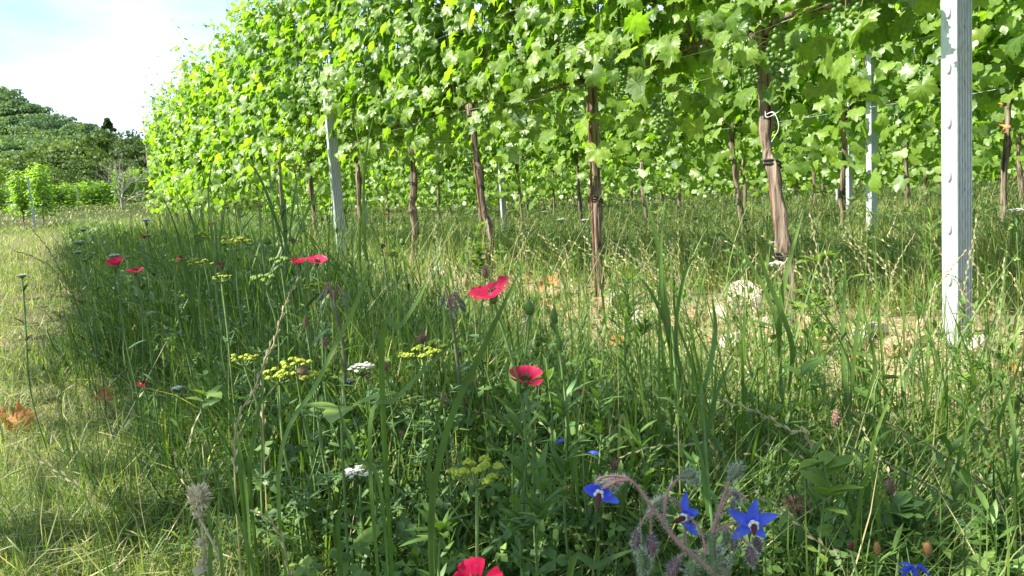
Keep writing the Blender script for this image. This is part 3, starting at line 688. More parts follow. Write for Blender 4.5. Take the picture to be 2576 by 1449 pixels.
w = on_row(857, 600, P1 - .22); post(row_xy(P1 - .22, perp_along(w[0], w[1])[1]), 'galvanised post of the nearest row left of centre, half hidden in leaves', 1, lean=math.radians(.3), top=.455)
def post_px(k, px, label, detail=1, P=None):
    P = (ROWS.get(k, P1) if P is None else P) - .06; y = 540; w = on_row(px, y, P); post(row_xy(P, perp_along(w[0], w[1])[1]), label, detail, lean=math.radians(.4))
post_px(2, 2193, 'second largest steel post, behind the leaning trunk at right')
post_px(2, 1267, 'white steel post standing between the bent trunk and centre')
post_px(3, 2137, 'thin steel post just left of the second largest post', 1)
post_px(4, 2108, 'short thin steel post, leftmost of the three beside each other at right', 0)
post_px(3, 1461, 'pale far post just left of the dark-sided trunk', 0)
post_px(2, 921, 'far white post right of the half hidden one at left', 0)
post_px(4, 1142, 'small far white post left of the bent trunk', 0)
post_px(5, 1300, 'tiny far post right of the white centre post', 0)
post_px(4, 1640, 'small distant post between dark-sided trunk and leaning trunk', 0)
post_px(5, 1104, 'tiny distant post left of the bent trunk', 0)
p = at(86, 560, 20); post(p[:2], 'small grey post of the left row at far left', 0, top=.58)
p = at(202, 552, 34); post(p[:2], 'tiny wooden-looking grey post in the far bright green row', 0, z0=float(G(*p[:2])) - 1.4)
for a, nm in ((10.6, 'first'), (14.2, 'second')):
    post(row_xy(P1 - .04, a), '%s post after the half hidden one, deep in the leaves of the nearest row' % nm, 0)

# ------------------------------------------------------------------ trellis wires and stakes
def wire(P, a0, a1, z, label, r=.0013, posts=4.3):
    g = Geo(); pts = []; n = int((a1 - a0) / .45)
    for u in np.linspace(a0, a1, n):
        xy = row_xy(P, u); pts.append((xy[0], xy[1], z + float(G(*xy)) * .9 - .012 * math.sin((u % posts) / posts * math.pi)))
    add_tube(g, pts, r, 5); tag(obj('trellis_wire', g, M['wire']), label, 'wire', 'trellis wires')
for z, nm, dp in ((.82, 'lowest', -.035), (1.15, 'second lowest', -.10), (1.16, 'second lowest, far side,', .08), (1.55, 'third', -.10), (1.95, 'topmost', -.06)):
    wire(P1 + dp, -1.2, 20, z, '%s steel wire of the nearest trellis row' % nm)
for k in (2, 3, 4):
    for z, nm in ((.82, 'lowest'), (1.15, 'second')):
        wire(ROWS[k] - .09, .4 * ROWS[k], 20, z, '%s steel wire of the %s trellis row' % (nm, ROWNAME[k]))
def stake(px0, y0, px1, y1, P, label):
    A, B = on_row(px0, y0, P), on_row(px1, y1, P); A[2] = G(A[0], A[1]) - .05
    g = Geo(); add_tube(g, [A, B], .0045, 7); tag(obj('vine_stake', g, M['rust']), label, 'stake', 'rusty stakes beside the vines')
stake(1985, 800, 1930, 400, P1 + .02, 'rusty rod tied to the leaning vine near the big post')
stake(1500, 780, 1478, 240, P1 - .03, 'rusty rod along the left side of the dark-sided vine trunk')
stake(1234, 730, 1192, 400, P1 - .03, 'rusty rod tied to the bent vine trunk')
#PART2
# ------------------------------------------------------------------ stones, clods
def rock(px, py, wpx, hpx, label, mat='stone', seed=0, name='stone', cat='stone', d=None):
    p = ground_hit(px, py + hpx * .45) if d is None else at(px, py + hpx * .45, d); dd = (p - CAM) @ FW; w = wpx / FPX * dd; h = hpx / FPX * dd
    z0 = float(G(p[0], p[1])) if d is None else p[2]
    r = np.random.default_rng(seed + 500); v, f = ico(4); v = v.copy(); q = v.copy()
    for k in range(26):
        n = norm(r.normal(size=3)); c = r.uniform(.55, .92); dd_ = np.clip(q @ n - c, 0, None); q -= dd_[:, None] * n * .95
    q += norm(q) * (.03 * np.sin(v @ r.normal(size=3) * 14)[:, None] + .02 * np.sin(v @ r.normal(size=3) * 31)[:, None] + r.normal(size=(len(v), 1)) * .008)
    q = q * np.array([w * .56, w * .45, h * .62]); t = Geo().add(q, f); o = obj(name, t, M[mat], None, False)
    o.location = (p[0], p[1], z0 + h * .46); o.rotation_euler = (0, 0, r.uniform(0, 6.28)); return tag(o, label, cat)
rock(1868, 752, 100, 96, 'large pale limestone lump in front of the leaning vine', seed=1)
rock(1810, 792, 60, 52, 'smaller pale stone leaning against the left of the large limestone lump', seed=2)
rock(1930, 812, 46, 30, 'low pale stone at the lower right of the large limestone lump', seed=3)
rock(1552, 748, 80, 40, 'flat whitish stone right of the upright vine trunk', seed=4)
rock(1395, 735, 60, 34, 'tan clod beside the brown curled leaf left of the upright trunk', 'clod', 5, 'dirt_clod', 'clod')
rock(1780, 855, 60, 34, 'crumbled tan clod below the large limestone lump', 'clod', 6, 'dirt_clod', 'clod')
rock(2080, 840, 100, 38, 'wide pale clod on the straw left of the big post', 'clod', 7, 'dirt_clod', 'clod')
rock(2200, 828, 84, 34, 'cream clod in the middle of the straw strip left of the big post', 'stone', 8, 'dirt_clod', 'clod')
rock(2300, 850, 90, 40, 'cream clod nearest the foot of the big post', 'clod', 9, 'dirt_clod', 'clod')
rock(2500, 830, 70, 36, 'pale clod right of the big post', 'clod', 10, 'dirt_clod', 'clod')
rock(2010, 880, 60, 26, 'small tan clod low in the straw, left of the wide pale clod', 'clod', 11, 'dirt_clod', 'clod')
rock(1660, 780, 50, 28, 'small pale stone between flat whitish stone and limestone lump', 'stone', 12)

for k, (x, y, w, h) in enumerate([(1110, 690, 44, 22), (1180, 712, 40, 22), (1270, 735, 56, 26), (1335, 768, 48, 24), (1450, 800, 56, 26), (1500, 770, 46, 24), (1600, 805, 60, 30), (1700, 830, 66, 32), (1750, 800, 60, 26), (1850, 868, 70, 32), (1930, 850, 64, 30), (2040, 812, 60, 26), (2150, 862, 74, 30), (2255, 876, 66, 30), (2330, 822, 50, 26), (2450, 872, 64, 30), (2550, 880, 60, 30)]):
    rock(x, y, w * 1.1, h * 1.9, 'small sunlit dirt clod of the strip, %s from the left' % ORD[k], 'clod' if k % 3 else 'stone', 40 + k, 'dirt_clod', 'clod')
# ------------------------------------------------------------------ dry vine leaves
dl = np.random.default_rng(31)
def dry_leaf(px, py, wpx, label, tint=.5, up=.0, d=None, hang=False, zoff=.02):
    if d is None: p = ground_hit(px, py); p[2] += zoff
    else: p = at(px, py, d)
    dd = (p - CAM) @ FW; w = wpx / FPX * dd * .52
    tv, tf, te = leaf_template(dl, 44, 3, True, .3); tv = tv.copy(); q2 = (tv[:, 0] ** 2 + tv[:, 1] ** 2); tv[:, :2] *= (1 - .30 * np.clip(q2, 0, 1))[:, None]; tv[:, 2] += .30 * q2; a = dl.uniform(0, 6.28); c = tv @ np.array([math.cos(a), math.sin(a), 0])
    tv[:, 2] += .85 * np.abs(c) ** 1.6 + .10 * np.sin(tv[:, 0] * 7 + 1) + .10 * np.sin(tv[:, 1] * 8) + dl.normal(size=len(tv)) * .03
    if hang: tv[:, 0] *= .38; tv[:, 2] += .5 * np.sin(tv[:, 1] * 5) * .4
    n = norm(np.array([dl.normal() * .25, -up + dl.normal() * .1, 1.0 if not hang else .1])); 
    tip = norm(np.array([dl.normal(), dl.normal(), .1])) if not hang else np.array([.15, 0, -1.])
    if hang: n = norm(-FW + (.3, 0, .1))
    g = Geo(); scatter(g, tv, tf, rot_to(n[None], tip[None]), np.zeros((1, 3)), w, tint, 0, te, tt=dl.normal(size=len(tv)) * .06)
    o = obj('dry_leaf', g, M['dryleaf']); o.location = p; tag(o, label, 'dry leaf')
    if d is None: o.location.z = max(o.location.z, float(G(p[0], p[1])) + .012)
    return o
dry_leaf(46, 1088, 112, 'bright orange curled dry leaf on the mown grass at the left border', .72, .08, zoff=.008)
dry_leaf(8, 1060, 60, 'brown dry leaf cut by the left border', .4, .05, zoff=.008)
dry_leaf(279, 1062, 74, 'pinkish brown upright dry leaf right of the orange one', .5, 1.1, zoff=.06)
dry_leaf(1562, 893, 90, 'orange dry leaf under the narrow-leaved weed', .9, .6, zoff=.03)
dry_leaf(1605, 925, 60, 'brown dry leaf at the lower right of the orange one under the weed', .45, .3, zoff=.03)
dry_leaf(1378, 745, 100, 'large brown crumpled dry leaf left of the upright vine trunk', .5, .9, zoff=.05)
dry_leaf(1385, 795, 60, 'small brown dry leaf just below the large crumpled one', .45, .8, zoff=.04)
dry_leaf(1290, 672, 46, 'reddish dry leaf in the straw right of the bent trunk', .6, .4, zoff=.03)
dry_leaf(1520, 1318, 120, 'rust brown dry leaf behind the left borage flower', .35, 1., zoff=.07)
dry_leaf(1476, 1385, 90, 'dark rust leaf lying under the rust brown leaf by the borage', .2, .8, zoff=.06)
dry_leaf(1440, 1365, 50, 'small torn rust leaf left of the borage buds', .3, .9, zoff=.07)
dry_leaf(1662, 1205, 86, 'pale brown dry leaf above the borage stems', .5, .8, zoff=.05)
dry_leaf(2462, 1235, 120, 'pale orange curled dry leaf in the grass at lower right', .75, .7, zoff=.04)
dry_leaf(2040, 1100, 62, 'pinkish dry leaf in the grass below the big post strip', .5, .7, zoff=.04)
dry_leaf(2545, 970, 70, 'tan dry leaf at the right border below the big post', .6, .5, zoff=.03)
dry_leaf(2160, 945, 60, 'tan dry leaf below the straw strip left of the big post', .6, .5, zoff=.03)
dry_leaf(1330, 722, 44, 'orange dry leaf scrap left of the large crumpled one', .8, .5, zoff=.03)
dry_leaf(2516, 318, 46, 'orange dead leaf hanging in the vines at the right', .8, d=3.2, hang=True)
dry_leaf(2512, 262, 22, 'thin twisted dead leaf stem above the hanging orange leaf', .7, d=3.2, hang=True)
dry_leaf(2080, 20, 26, 'yellow brown leaf edge hanging at the top beside the leaning vine', .8, d=2.0, hang=True)
dry_leaf(2345, 1445, 70, 'brown dry leaf at the bottom border right of the borage', .4, .8, zoff=.06)

# ------------------------------------------------------------------ flowers
fr = np.random.default_rng(77)
def stem_to(p, lean=(0, 0), n=14, wob=.006):
    """path from the ground up to p"""
    x, y = p[0] + lean[0], p[1] + lean[1]; z = float(G(x, y)) - .01
    q = np.array([x, y, z]); m1 = q + (p - q) * .4 + np.array([-lean[0] * .15 + fr.normal() * wob, fr.normal() * wob, 0]); m2 = q + (p - q) * .75 + np.array([-lean[0] * .12 + fr.normal() * wob, fr.normal() * wob, 0])
    return smooth_path([q, m1, m2, p], n)
def lance(L, W, n=5, curl=.25, fold=.15):
    s = np.linspace(0, 1, n + 1); w = W * np.sin(np.pi * np.clip(s, .02, .99)) ** .75; z = -curl * L * s ** 2
    V = []
    for k in range(n + 1): V += [[-w[k], s[k] * L, z[k] + fold * w[k]], [0, s[k] * L, z[k]], [w[k], s[k] * L, z[k] + fold * w[k]]]
    F = []
    for k in range(n): b = k * 3; F += [[b, b + 1, b + 4, b + 3], [b + 1, b + 2, b + 5, b + 4]]
    return np.array(V), np.array(F)
LNN = lance(1, .055); LN = lance(1, .11); LW = lance(1, .24); OV = lance(1, .34)
def stem_leaves(g, path, n, L, tpl, t=(.4, .15), elev=.8, s0=.05, s1=.95, m=0, r=fr):
    i = (r.uniform(s0, s1, n) * (len(path) - 1)); i0 = i.astype(int); f = (i - i0)[:, None]; i1 = np.minimum(i0 + 1, len(path) - 1)
    P = path[i0] * (1 - f) + path[i1] * f; a = np.arange(n) * 2.4 + r.normal(size=n) * .4
    e = elev + r.normal(size=n) * .2; d = np.stack([np.cos(a) * np.cos(e), np.sin(a) * np.cos(e), np.sin(e)], -1)
    up = np.stack([-np.cos(a) * np.sin(e), -np.sin(a) * np.sin(e), np.cos(e)], -1)
    scatter(g, tpl[0], tpl[1], rot_to(up, d), P, L * r.uniform(.6, 1.15, n), np.clip(t[0] + r.normal(size=n) * t[1], 0, 1), m)
def local(path, base): return np.asarray(path) - np.asarray(base)
def flax(px, py, d, size, label, tilt=(0, -.25), tint=.6, lean=(0, 0), cup=.35, nleaf=10):
    if d > 1.35 and px < 1100 and d < 4: d, size = d * .74, size * .78
    p = at(px, py, d); path = stem_to(p, lean); b = path[0] + (0, 0, .01); t = thing('red_flax', label, 'flax flower', b, 0, 'red flax flowers in the meadow')
    path = path - b; p = p - b; g = Geo(); add_tube(g, path, np.linspace(.0013, .0009, len(path)), 6, .5)
    stem_leaves(g, path, nleaf, .022, LN, s1=.9); obj('stem', g, [M['stem']], t)
    ax = norm(np.array([tilt[0], tilt[1], 1.0])); r = size / 2
    for k in range(5):
        a = k * 2 * np.pi / 5 + .4; ns, nw = 10, 15; V = []; 
        s = np.linspace(.04, 1, ns); wid = .56 * np.sin(np.clip(s, 0, 1) * 1.9) ** .8 * (1 + 0 * s); wid[-1] *= .78
        for i_, ss in enumerate(s):
            for u in np.linspace(-1, 1, nw):
                y = ss * (1 - .10 * u * u * ss) + (.03 * np.sin(u * 9) * ss ** 4); x = u * wid[i_] * ss ** .35
                V.append([x, y, cup * ss ** 1.3 - .18 * cup * ss ** 4 + .10 * u * u * ss + .035 * np.sin(4 * u + k) * ss + .012 * np.sin(15 * u + 2 * k) * ss ** 2])
        V = np.array(V) * r; F = [[i_ * nw + j, i_ * nw + j + 1, (i_ + 1) * nw + j + 1, (i_ + 1) * nw + j] for i_ in range(ns - 1) for j in range(nw - 1)]
        h = np.array([math.cos(a), math.sin(a), 0]); h = norm(h - ax * (h @ ax) + ax * fr.normal() * .12); R = rot_to(norm(ax - h * (ax @ h))[None], h[None])[0]
        tt = np.repeat(np.linspace(-.25, .05, ns), nw) + tint + fr.normal() * .05
        obj('petal', Geo().add(V @ R.T + p, F, np.clip(tt, 0, 1)), M['flax'], t)
    g = Geo(); v, f = ico(2); g.add(v * np.array([.0032, .0032, .0042]) + p - ax * .001, f, .3)
    for k in range(5):
        a = k * 1.256; c = np.array([math.cos(a) * .0035, math.sin(a) * .0035, .002]); scatter(g, *lance(.011, .0024, 3, -.1), rot_to(norm(np.array([[-math.cos(a), -math.sin(a), .4]])), norm(np.array([[math.cos(a) * .5, math.sin(a) * .5, 1]]))), (p - ax * .004 + c * .4)[None], 1, .3)
    obj('calyx', g, M['stem'], t)
    g = Geo()
    for k in range(5):
        a = k * 1.256; add_tube(g, [p, p + ax * .006 + np.array([math.cos(a), math.sin(a), 0]) * .002], [.0004, .0007], 4, .3)
    obj('stamens', g, M['darkred'], t); return t
flax(1240, 748, .54, .034, 'large red flax flower seen side-on in the centre above the long blade', (-.22, -.12), .62, (.01, .02), .5)
flax(1322, 960, .66, .031, 'red flax flower with open cup, low in the centre', (.05, -.25), .62, (.005, .01), .6)
flax(797, 662, 1.1, .031, 'bright red flax flower right of a darker one, left of centre', (.1, -.3), .85, (0, .01), .55)
flax(752, 665, 1.16, .027, 'darker red flax flower touching the bright one at its right', (-.1, -.05), .3, (0, .01), .7)
flax(294, 668, 1.45, .032, 'red flax flower below the white yarrow, left of its twin', (0, -.35), .6, (0, .01), .8)
flax(340, 686, 1.45, .030, 'red flax flower just right of and below its twin at left', (.05, -.15), .6, (0, .01), .5)
flax(1199, 1478, .47, .034, 'large crimson flax flower cut by the bottom border', (.0, -1.9), .45, (0, .01), .5)
flax(456, 652, 1.9, .022, 'small red flax flower beside a yellow umbel at left', (0, -.4), .7)
flax(557, 668, 1.7, .020, 'pink-red flax flower seen from behind, left of centre', (-.8, -.6), .5)
flax(736, 607, 2.0, .024, 'small dark red flax flower above the bright one', (.2, -.1), .15)
flax(962, 621, 2.1, .020, 'tiny dark red flax flower beside the broad blade tip', (.2, -.1), .25)
flax(357, 965, 1.2, .014, 'tiny dark red flax bud opening deep in the shade at left', (.2, -.5), .25)
flax(532, 565, 3.2, .024, 'tiny far red flax flower among the tall grass', (.2, -.5), .9)
flax(1461, 993, 1.0, .013, 'tiny red half-closed flower right of the low centre flax', (.2, -.2), .6, cup=1.2)
flax(362, 598, 3.0, .020, 'tiny far red flax flower below the blue cornflower', (.2, -.5), .8)
flax(972, 540, 6.0, .03, 'tiny far red flower under the vine trunks', (.2, -.5), .9)

def yarrow(px, py, d, wpx, label, tilt=.0, flor=34):
    if d > 1.35: d *= .74
    p = at(px, py, d); W = wpx / FPX * d; path = stem_to(p - (0, 0, W * .45), (.0, .01)); b = path[0] + (0, 0, .01)
    t = thing('yarrow', label, 'yarrow', b, 0, 'white yarrow flowers'); path = path - b; p = p - b; hub = path[-1]
    g = Geo(); add_tube(g, path, .0013, 6, .5); H = Geo(); v, f = ico(1)
    for k in range(flor):
        rad = W * .48 * math.sqrt((k + .5) / flor); a = k * 2.39996 + fr.normal() * .1; c = p + np.array([math.cos(a) * rad, math.sin(a) * rad, -rad * rad / W * .5 + fr.normal() * W * .02])
        add_tube(g, smooth_path([hub, (hub + c) / 2 + (0, 0, -W * .03), c - (0, 0, .0015)], 5), .0005, 4, .6)
        s = min(.0030, W * .085); R0 = rot_to(norm(np.array([[fr.normal() * .2, fr.normal() * .2, 1]])), np.array([[1., 0, 0]]))[0]
        H.add(v * s * .55 * np.array([1, 1, .6]) + c + (0, 0, s * .25), f, .15)
        for q in range(5):
            an = q * 1.256 + k; pet = np.array([[0, 0, 0], [-.45, .7, .1], [0, 1.05, .05], [.45, .7, .1]]) * s
            cz, szz = math.cos(an), math.sin(an); Rz = np.array([[cz, -szz, 0], [szz, cz, 0], [0, 0, 1]]); H.add(pet @ Rz.T @ R0.T + c + (0, 0, s * .3), np.array([[0, 3, 2, 1]]), .6 + fr.normal() * .2)
    stem_leaves(g, path, 9, .035, LN, (.4, .1), .7); obj('stem', g, M['stem'], t); obj('flower_head', H, M['white'], t); return t
for a_ in [(910, 918, .95, 68, 'largest white yarrow head above the green seed heads, left of centre'), (877, 955, .98, 34, 'small white yarrow head just under the largest one'),
           (448, 973, 1.15, 36, 'round white yarrow head beside the broad leaf at left'), (903, 1180, .75, 84, 'white yarrow head left of the yellow umbel in the lower centre', ),
           (288, 640, 1.7, 30, 'white yarrow head just above the twin red flax flowers'), (322, 644, 1.8, 12, 'tiny yarrow head right of the one above the twin flax'),
           (200, 606, 2.6, 28, 'flat white yarrow at the shade edge, upper one of the left trio'), (196, 632, 2.3, 20, 'small white yarrow at the shade edge, middle of the left trio'),
           (213, 652, 2.3, 14, 'small white yarrow at the shade edge, lowest of the left trio'), (208, 576, 3.2, 16, 'tiny yarrow on the shade edge above the left trio'),
           (1412, 550, 3.4, 26, 'white yarrow between the white centre post and dark-sided trunk'), (1471, 552, 3.3, 22, 'white yarrow touching the dark-sided trunk at its left'),
           (1372, 531, 4.4, 24, 'far white yarrow above the pair beside the dark-sided trunk'), (1955, 660, 2.2, 46, 'broad white yarrow left of the leaning trunk foot'),
           (1948, 608, 3.0, 24, 'small yarrow left of the leaning trunk above the broad one'), (1876, 549, 3.8, 18, 'far white yarrow left of the leaning trunk, high in the grass'),
           (2557, 526, 2.2, 46, 'white yarrow at the right border beyond the big post'), (1750, 545, 4.0, 18, 'far white yarrow between dark-sided and leaning trunks'),
           (55, 690, 1.8, 24, 'dull white yarrow on the sunny path at left'), (372, 590, 3.0, 16, 'small white yarrow below the blue cornflower')]: yarrow(*a_)

def umbel(px, py, d, wpx, label, rays=12, lets=12, tint=.6, seeds=False, lean=(0, .01), drop=1.0):
    if d > 1.5: d *= .68; wpx *= 1.1
    p = at(px, py, d); W = wpx / FPX * d; hub = p - np.array([0, 0, W * .42 * drop]); path = stem_to(hub, lean); b = path[0] + (0, 0, .01)
    t = thing('seeding_umbel' if seeds else 'yellow_umbel', label, 'umbel flower', b, 0, 'green seed umbels' if seeds else 'yellow umbel flowers'); path = path - b; hub = hub - b; g = Geo(); H = Geo(); v, f = ico(1)
    add_tube(g, path, np.linspace(.0018, .0013, len(path)), 7, .7)
    for k in range(rays):
        a = k * 2.39996; rr_ = W * .47 * math.sqrt((k + .7) / rays); c = hub + np.array([math.cos(a) * rr_, math.sin(a) * rr_, W * .34 * drop + fr.normal() * W * .06 - rr_ * .25])
        add_tube(g, smooth_path([hub, hub + (c - hub) * np.array([.62, .62, .42]), c], 6), .0007, 5, .8)
        for q in range(lets):
            an = q * 2.39996 + k; r2 = W * .095 * math.sqrt((q + .5) / lets) * (1.3 if seeds else 1); e = c + np.array([math.cos(an) * r2 * .8, math.sin(an) * r2 * .8, W * .10 - r2 * r2 / W * 5 + fr.normal() * W * .008])
            add_tube(g, [c, e], .0004, 3, .9); s = (.0019 if not seeds else .0026) * (1 if W > .03 else .7)
            H.add(v * s * np.array([1, 1, .75 if not seeds else 1.1]) * fr.uniform(.8, 1.2) + e, f, np.clip(tint + fr.normal() * .2, 0, 1))
    for k in range(5):   # feathery leaves
        i_ = int(fr.uniform(.1, .8) * (len(path) - 1)); a = fr.uniform(0, 6.28); o0 = path[i_]; dv = np.array([math.cos(a), math.sin(a), .7]) * .05
        ax_ = smooth_path([o0, o0 + dv * .5, o0 + dv + (0, 0, -.01)], 8); add_tube(g, ax_, .0006, 3, .5); stem_leaves(g, ax_, 16, .016, LN, (.5, .1), .4)
    obj('stem', g, M['stem'], t); obj('flower_head', H, M['herb'] if seeds else M['yellow'], t); return t
for a_ in [(1195, 1168, .52, 150, 'yellow umbel standing in the lower centre above the crimson flax'), (612, 892, .80, 70, 'yellow green umbel left of the dried brown stalk', 10),
           (700, 930, .78, 90, 'yellow green umbel directly right of the dried brown stalk'), (742, 905, .86, 80, 'yellow green umbel in the middle of the left cluster', 10),
           (790, 935, .78, 80, 'yellow green umbel at the right end of the left cluster', 10), (1062, 872, .85, 140, 'wide yellow umbel right of the largest yarrow'),
           (600, 507, 2.2, 88, 'tall yellow umbel level with the far grass line at left'), (590, 598, 1.9, 76, 'yellow green umbel below the tall one at left'), (500, 585, 2.2, 50, 'small dull yellow umbel at the left above the twin flax'),
           (740, 410, 2.0, 52, 'highest yellow umbel in front of the vine leaves at left'), (790, 712, 1.3, 70, 'faint yellow umbel below the bright red flax'), (985, 630, 2.0, 34, 'small bright yellow umbel beside the tiny dark flax'),
           (1035, 1000, .95, 52, 'small bright yellow umbel in the shade above the seed heads', 9), (2195, 1320, .72, 110, 'loose yellow green umbel in the lower right grass', 16, 5, .5), (1660, 1180, .85, 60, 'thin yellow umbel above the borage stems', 9, 4, .6),
           (438, 652, 1.9, 26, 'tiny yellow umbel left of the small red flax', 8, 6), (555, 690, 1.6, 44, 'dull yellow umbel under the pink-red flax', 9, 6), (1140, 765, 1.1, 40, 'small yellow umbel left of the large red flax', 9, 6),
           (650, 505, 2.5, 36, 'yellow umbel right beside the tall one at left', 9, 6), (500, 650, 1.9, 60, 'broad dull yellow umbel between the twin flax and the pink one', 10, 6)]: umbel(*a_)
for a_ in [(665, 690, 1.1, 70, 'pale green seed umbel under the pink-red flax', 8, 7, .9), (705, 650, 1.15, 50, 'green seed umbel left of the two touching flax', 7, 7, .9), (940, 1160, .75, 60, 'green seed heads right of the lower yarrow', 6, 7, .9),
           (1090, 1010, .8, 60, 'green seed umbel under the wide yellow one', 6, 7, .8), (1000, 1130, .85, 40, 'small green seed umbel between lower yarrow and yellow umbel', 5, 7, .8)]: umbel(*a_, seeds=True)

def spiky(px, py, d, wpx, hpx, label, mat='brownhead', tint=.5, name='plantain', cat='seed head', n=120, spl=.35, lean=(0, .01), petals=0, pm=None, tilt=None, smat='stem', st=.6, grp=None):
    p = at(px, py, d); W, H = wpx / FPX * d, hpx / FPX * d; path = stem_to(p - (0, 0, H * .45), lean); b = path[0] + (0, 0, .01)
    t = thing(name, label, cat, b, 0, grp); path = path - b; p = p - b; g = Geo(); add_tube(g, path, .0011, 6, st); 
    if name in ('clover_head', 'plantain'): stem_leaves(g, path, 3, .02, OV, (.5, .1), .5, .2, .9)
    obj('stem', g, M[smat], t); h = Geo(); v, f = ico(2); h.add(v * np.array([W * .38, W * .38, H * .45]) + p, f, tint - .1)
    dd = norm(fr.normal(size=(n, 3))); P = p + dd * np.array([W * .34, W * .34, H * .42]); tv, tf = lance(1, .13, 2, 0, 0)
    scatter(h, tv, tf, rot_to(norm(fr.normal(size=(n, 3))), norm(dd + (0, 0, .35))), P, W * spl * fr.uniform(.5, 1.2, n), np.clip(tint + fr.normal(size=n) * .25, 0, 1)); obj('seed_head', h, M[mat], t); return t
spiky(501, 1250, .62, 40, 44, 'pale fluffy clover seed head on a woolly stalk at lower left', 'pale', .95, name='clover_head', smat='pale', n=260, spl=.55, grp='dry clover heads')
for y, w_, lb in ((1293, 26, 'upper'), (1365, 24, 'middle'), (1412, 20, 'lower')): spiky(501 + (y - 1290) * .06, y, .622, w_, w_ * .8, '%s woolly whorl on the stalk under the fluffy clover head' % lb, 'pale', .7, 'woolly_whorl', 'seed head', 70, .5, grp='dry clover heads', smat='pale')
for a_ in [(1220, 686, .95, 20, 38, 'brown plantain head standing left of the large red flax'), (769, 810, .9, 15, 30, 'small brown seed head above the left umbel cluster'), (763, 935, .78, 26, 32, 'reddish brown seed head between the yellow umbels'),
           (971, 922, .9, 16, 28, 'tan seed head right of the largest yarrow'), (1062, 852, .9, 30, 26, 'tan fuzzy head above the wide yellow umbel'), (924, 948, .95, 12, 16, 'tiny red brown head under the largest yarrow'),
           (820, 860, .9, 22, 22, 'lilac brown fuzzy head above the largest yarrow'), (1116, 1003, .8, 18, 36, 'dark wilted bud above the green seed umbel'), (1546, 1168, .75, 30, 34, 'dried star-like head left of the borage flower'), (2235, 1225, .68, 34, 46, 'pale dried clover head among the grass at lower right'),
           (2103, 1052, .85, 24, 44, 'crimson and green clover head right of centre in the grass'), (1010, 1090, .8, 14, 14, 'tiny cream bud in the shaded herbs')]: spiky(*a_, tint=.45, grp='brown seed heads')
spiky(2007, 1272, .7, 60, 24, 'brown plantain head lying sideways right of the borage flower', tint=.35, grp='brown seed heads', n=200)
spiky(2206, 1380, .50, 22, 40, 'orange brown dried bud left of the wilted blue flower', 'orange', .6, 'dried_bud', 'bud', 60, .25, grp='orange dried buds')
spiky(2333, 1380, .50, 26, 40, 'orange brown dried bud above the wilted blue flower', 'orange', .5, 'dried_bud', 'bud', 60, .25, grp='orange dried buds')
spiky(2141, 1372, .55, 14, 32, 'dark purple closed bud left of the orange buds', 'darkred', .5, 'dried_bud', 'bud', 20, .2)

def pod(px, py, d, wpx, hpx, label, ribs=10, tail=True, tint=.6, mat='herb'):
    p = at(px, py, d); W, H = wpx * .75 / FPX * d, hpx * .85 / FPX * d; path = stem_to(p - (0, 0, H * .4), (0, .01)); b = path[0] + (0, 0, .01)
    t = thing('seed_pod', label, 'seed pod', b, 0, 'green seed pods'); path = path - b; p = p - b; g = Geo(); add_tube(g, path, .0011, 6, .6); stem_leaves(g, path, 5, .03, LN, s1=.8); obj('stem', g, M['stem'], t)
    ns, na_ = 14, 30; u = np.linspace(0, 1, ns); rad = np.sin(np.pi * u ** .75) ** .7 * W * .5 + .0003; an = np.linspace(0, 2 * np.pi, na_, endpoint=False)
    R = rad[:, None] * (1 + .10 * np.cos(ribs * an)[None]); V = np.stack([R * np.cos(an), R * np.sin(an), np.broadcast_to(((u - .5) * H)[:, None], R.shape)], -1).reshape(-1, 3)
    i_ = np.arange(ns - 1)[:, None] * na_; j_ = np.arange(na_)[None]; F = np.stack([i_ + j_, i_ + (j_ + 1) % na_, i_ + na_ + (j_ + 1) % na_, i_ + na_ + j_], -1).reshape(-1, 4)
    g = Geo().add(V + p, F, np.repeat(np.where(True, tint, 0) + 0 * u, na_)); 
    for k in range(5):
        a = k * 1.256; scatter(g, *lance(H * .55, W * .09, 3, -.1), rot_to(np.array([[math.cos(a), math.sin(a), .1]]), norm(np.array([[math.cos(a) * .25, math.sin(a) * .25, 1]]))), (p + (0, 0, H * .3))[None], 1, .3)
    obj('capsule', g, M[mat], t)
for a_ in [(1333, 775, .8, 26, 46, 'ribbed green capsule right of the large red flax'), (1394, 795, .75, 20, 50, 'slender green bud with dark tip right of the ribbed capsule'), (1527, 988, .8, 20, 44, 'pale green pod below the narrow-leaved weed'),
           (1465, 1103, .72, 32, 30, 'round green pod above the small blue flowers'), (1406, 862, .75, 16, 50, 'green bud hanging on its stem under the slender one'), (1012, 608, 1.6, 16, 22, 'small pale pod right of the tiny dark flax'),
           (672, 606, 1.5, 26, 24, 'striped round pod left of the two touching flax'), (1318, 1195, .7, 26, 24, 'round green pod in the herbs right of the yellow umbel')]: pod(*a_)

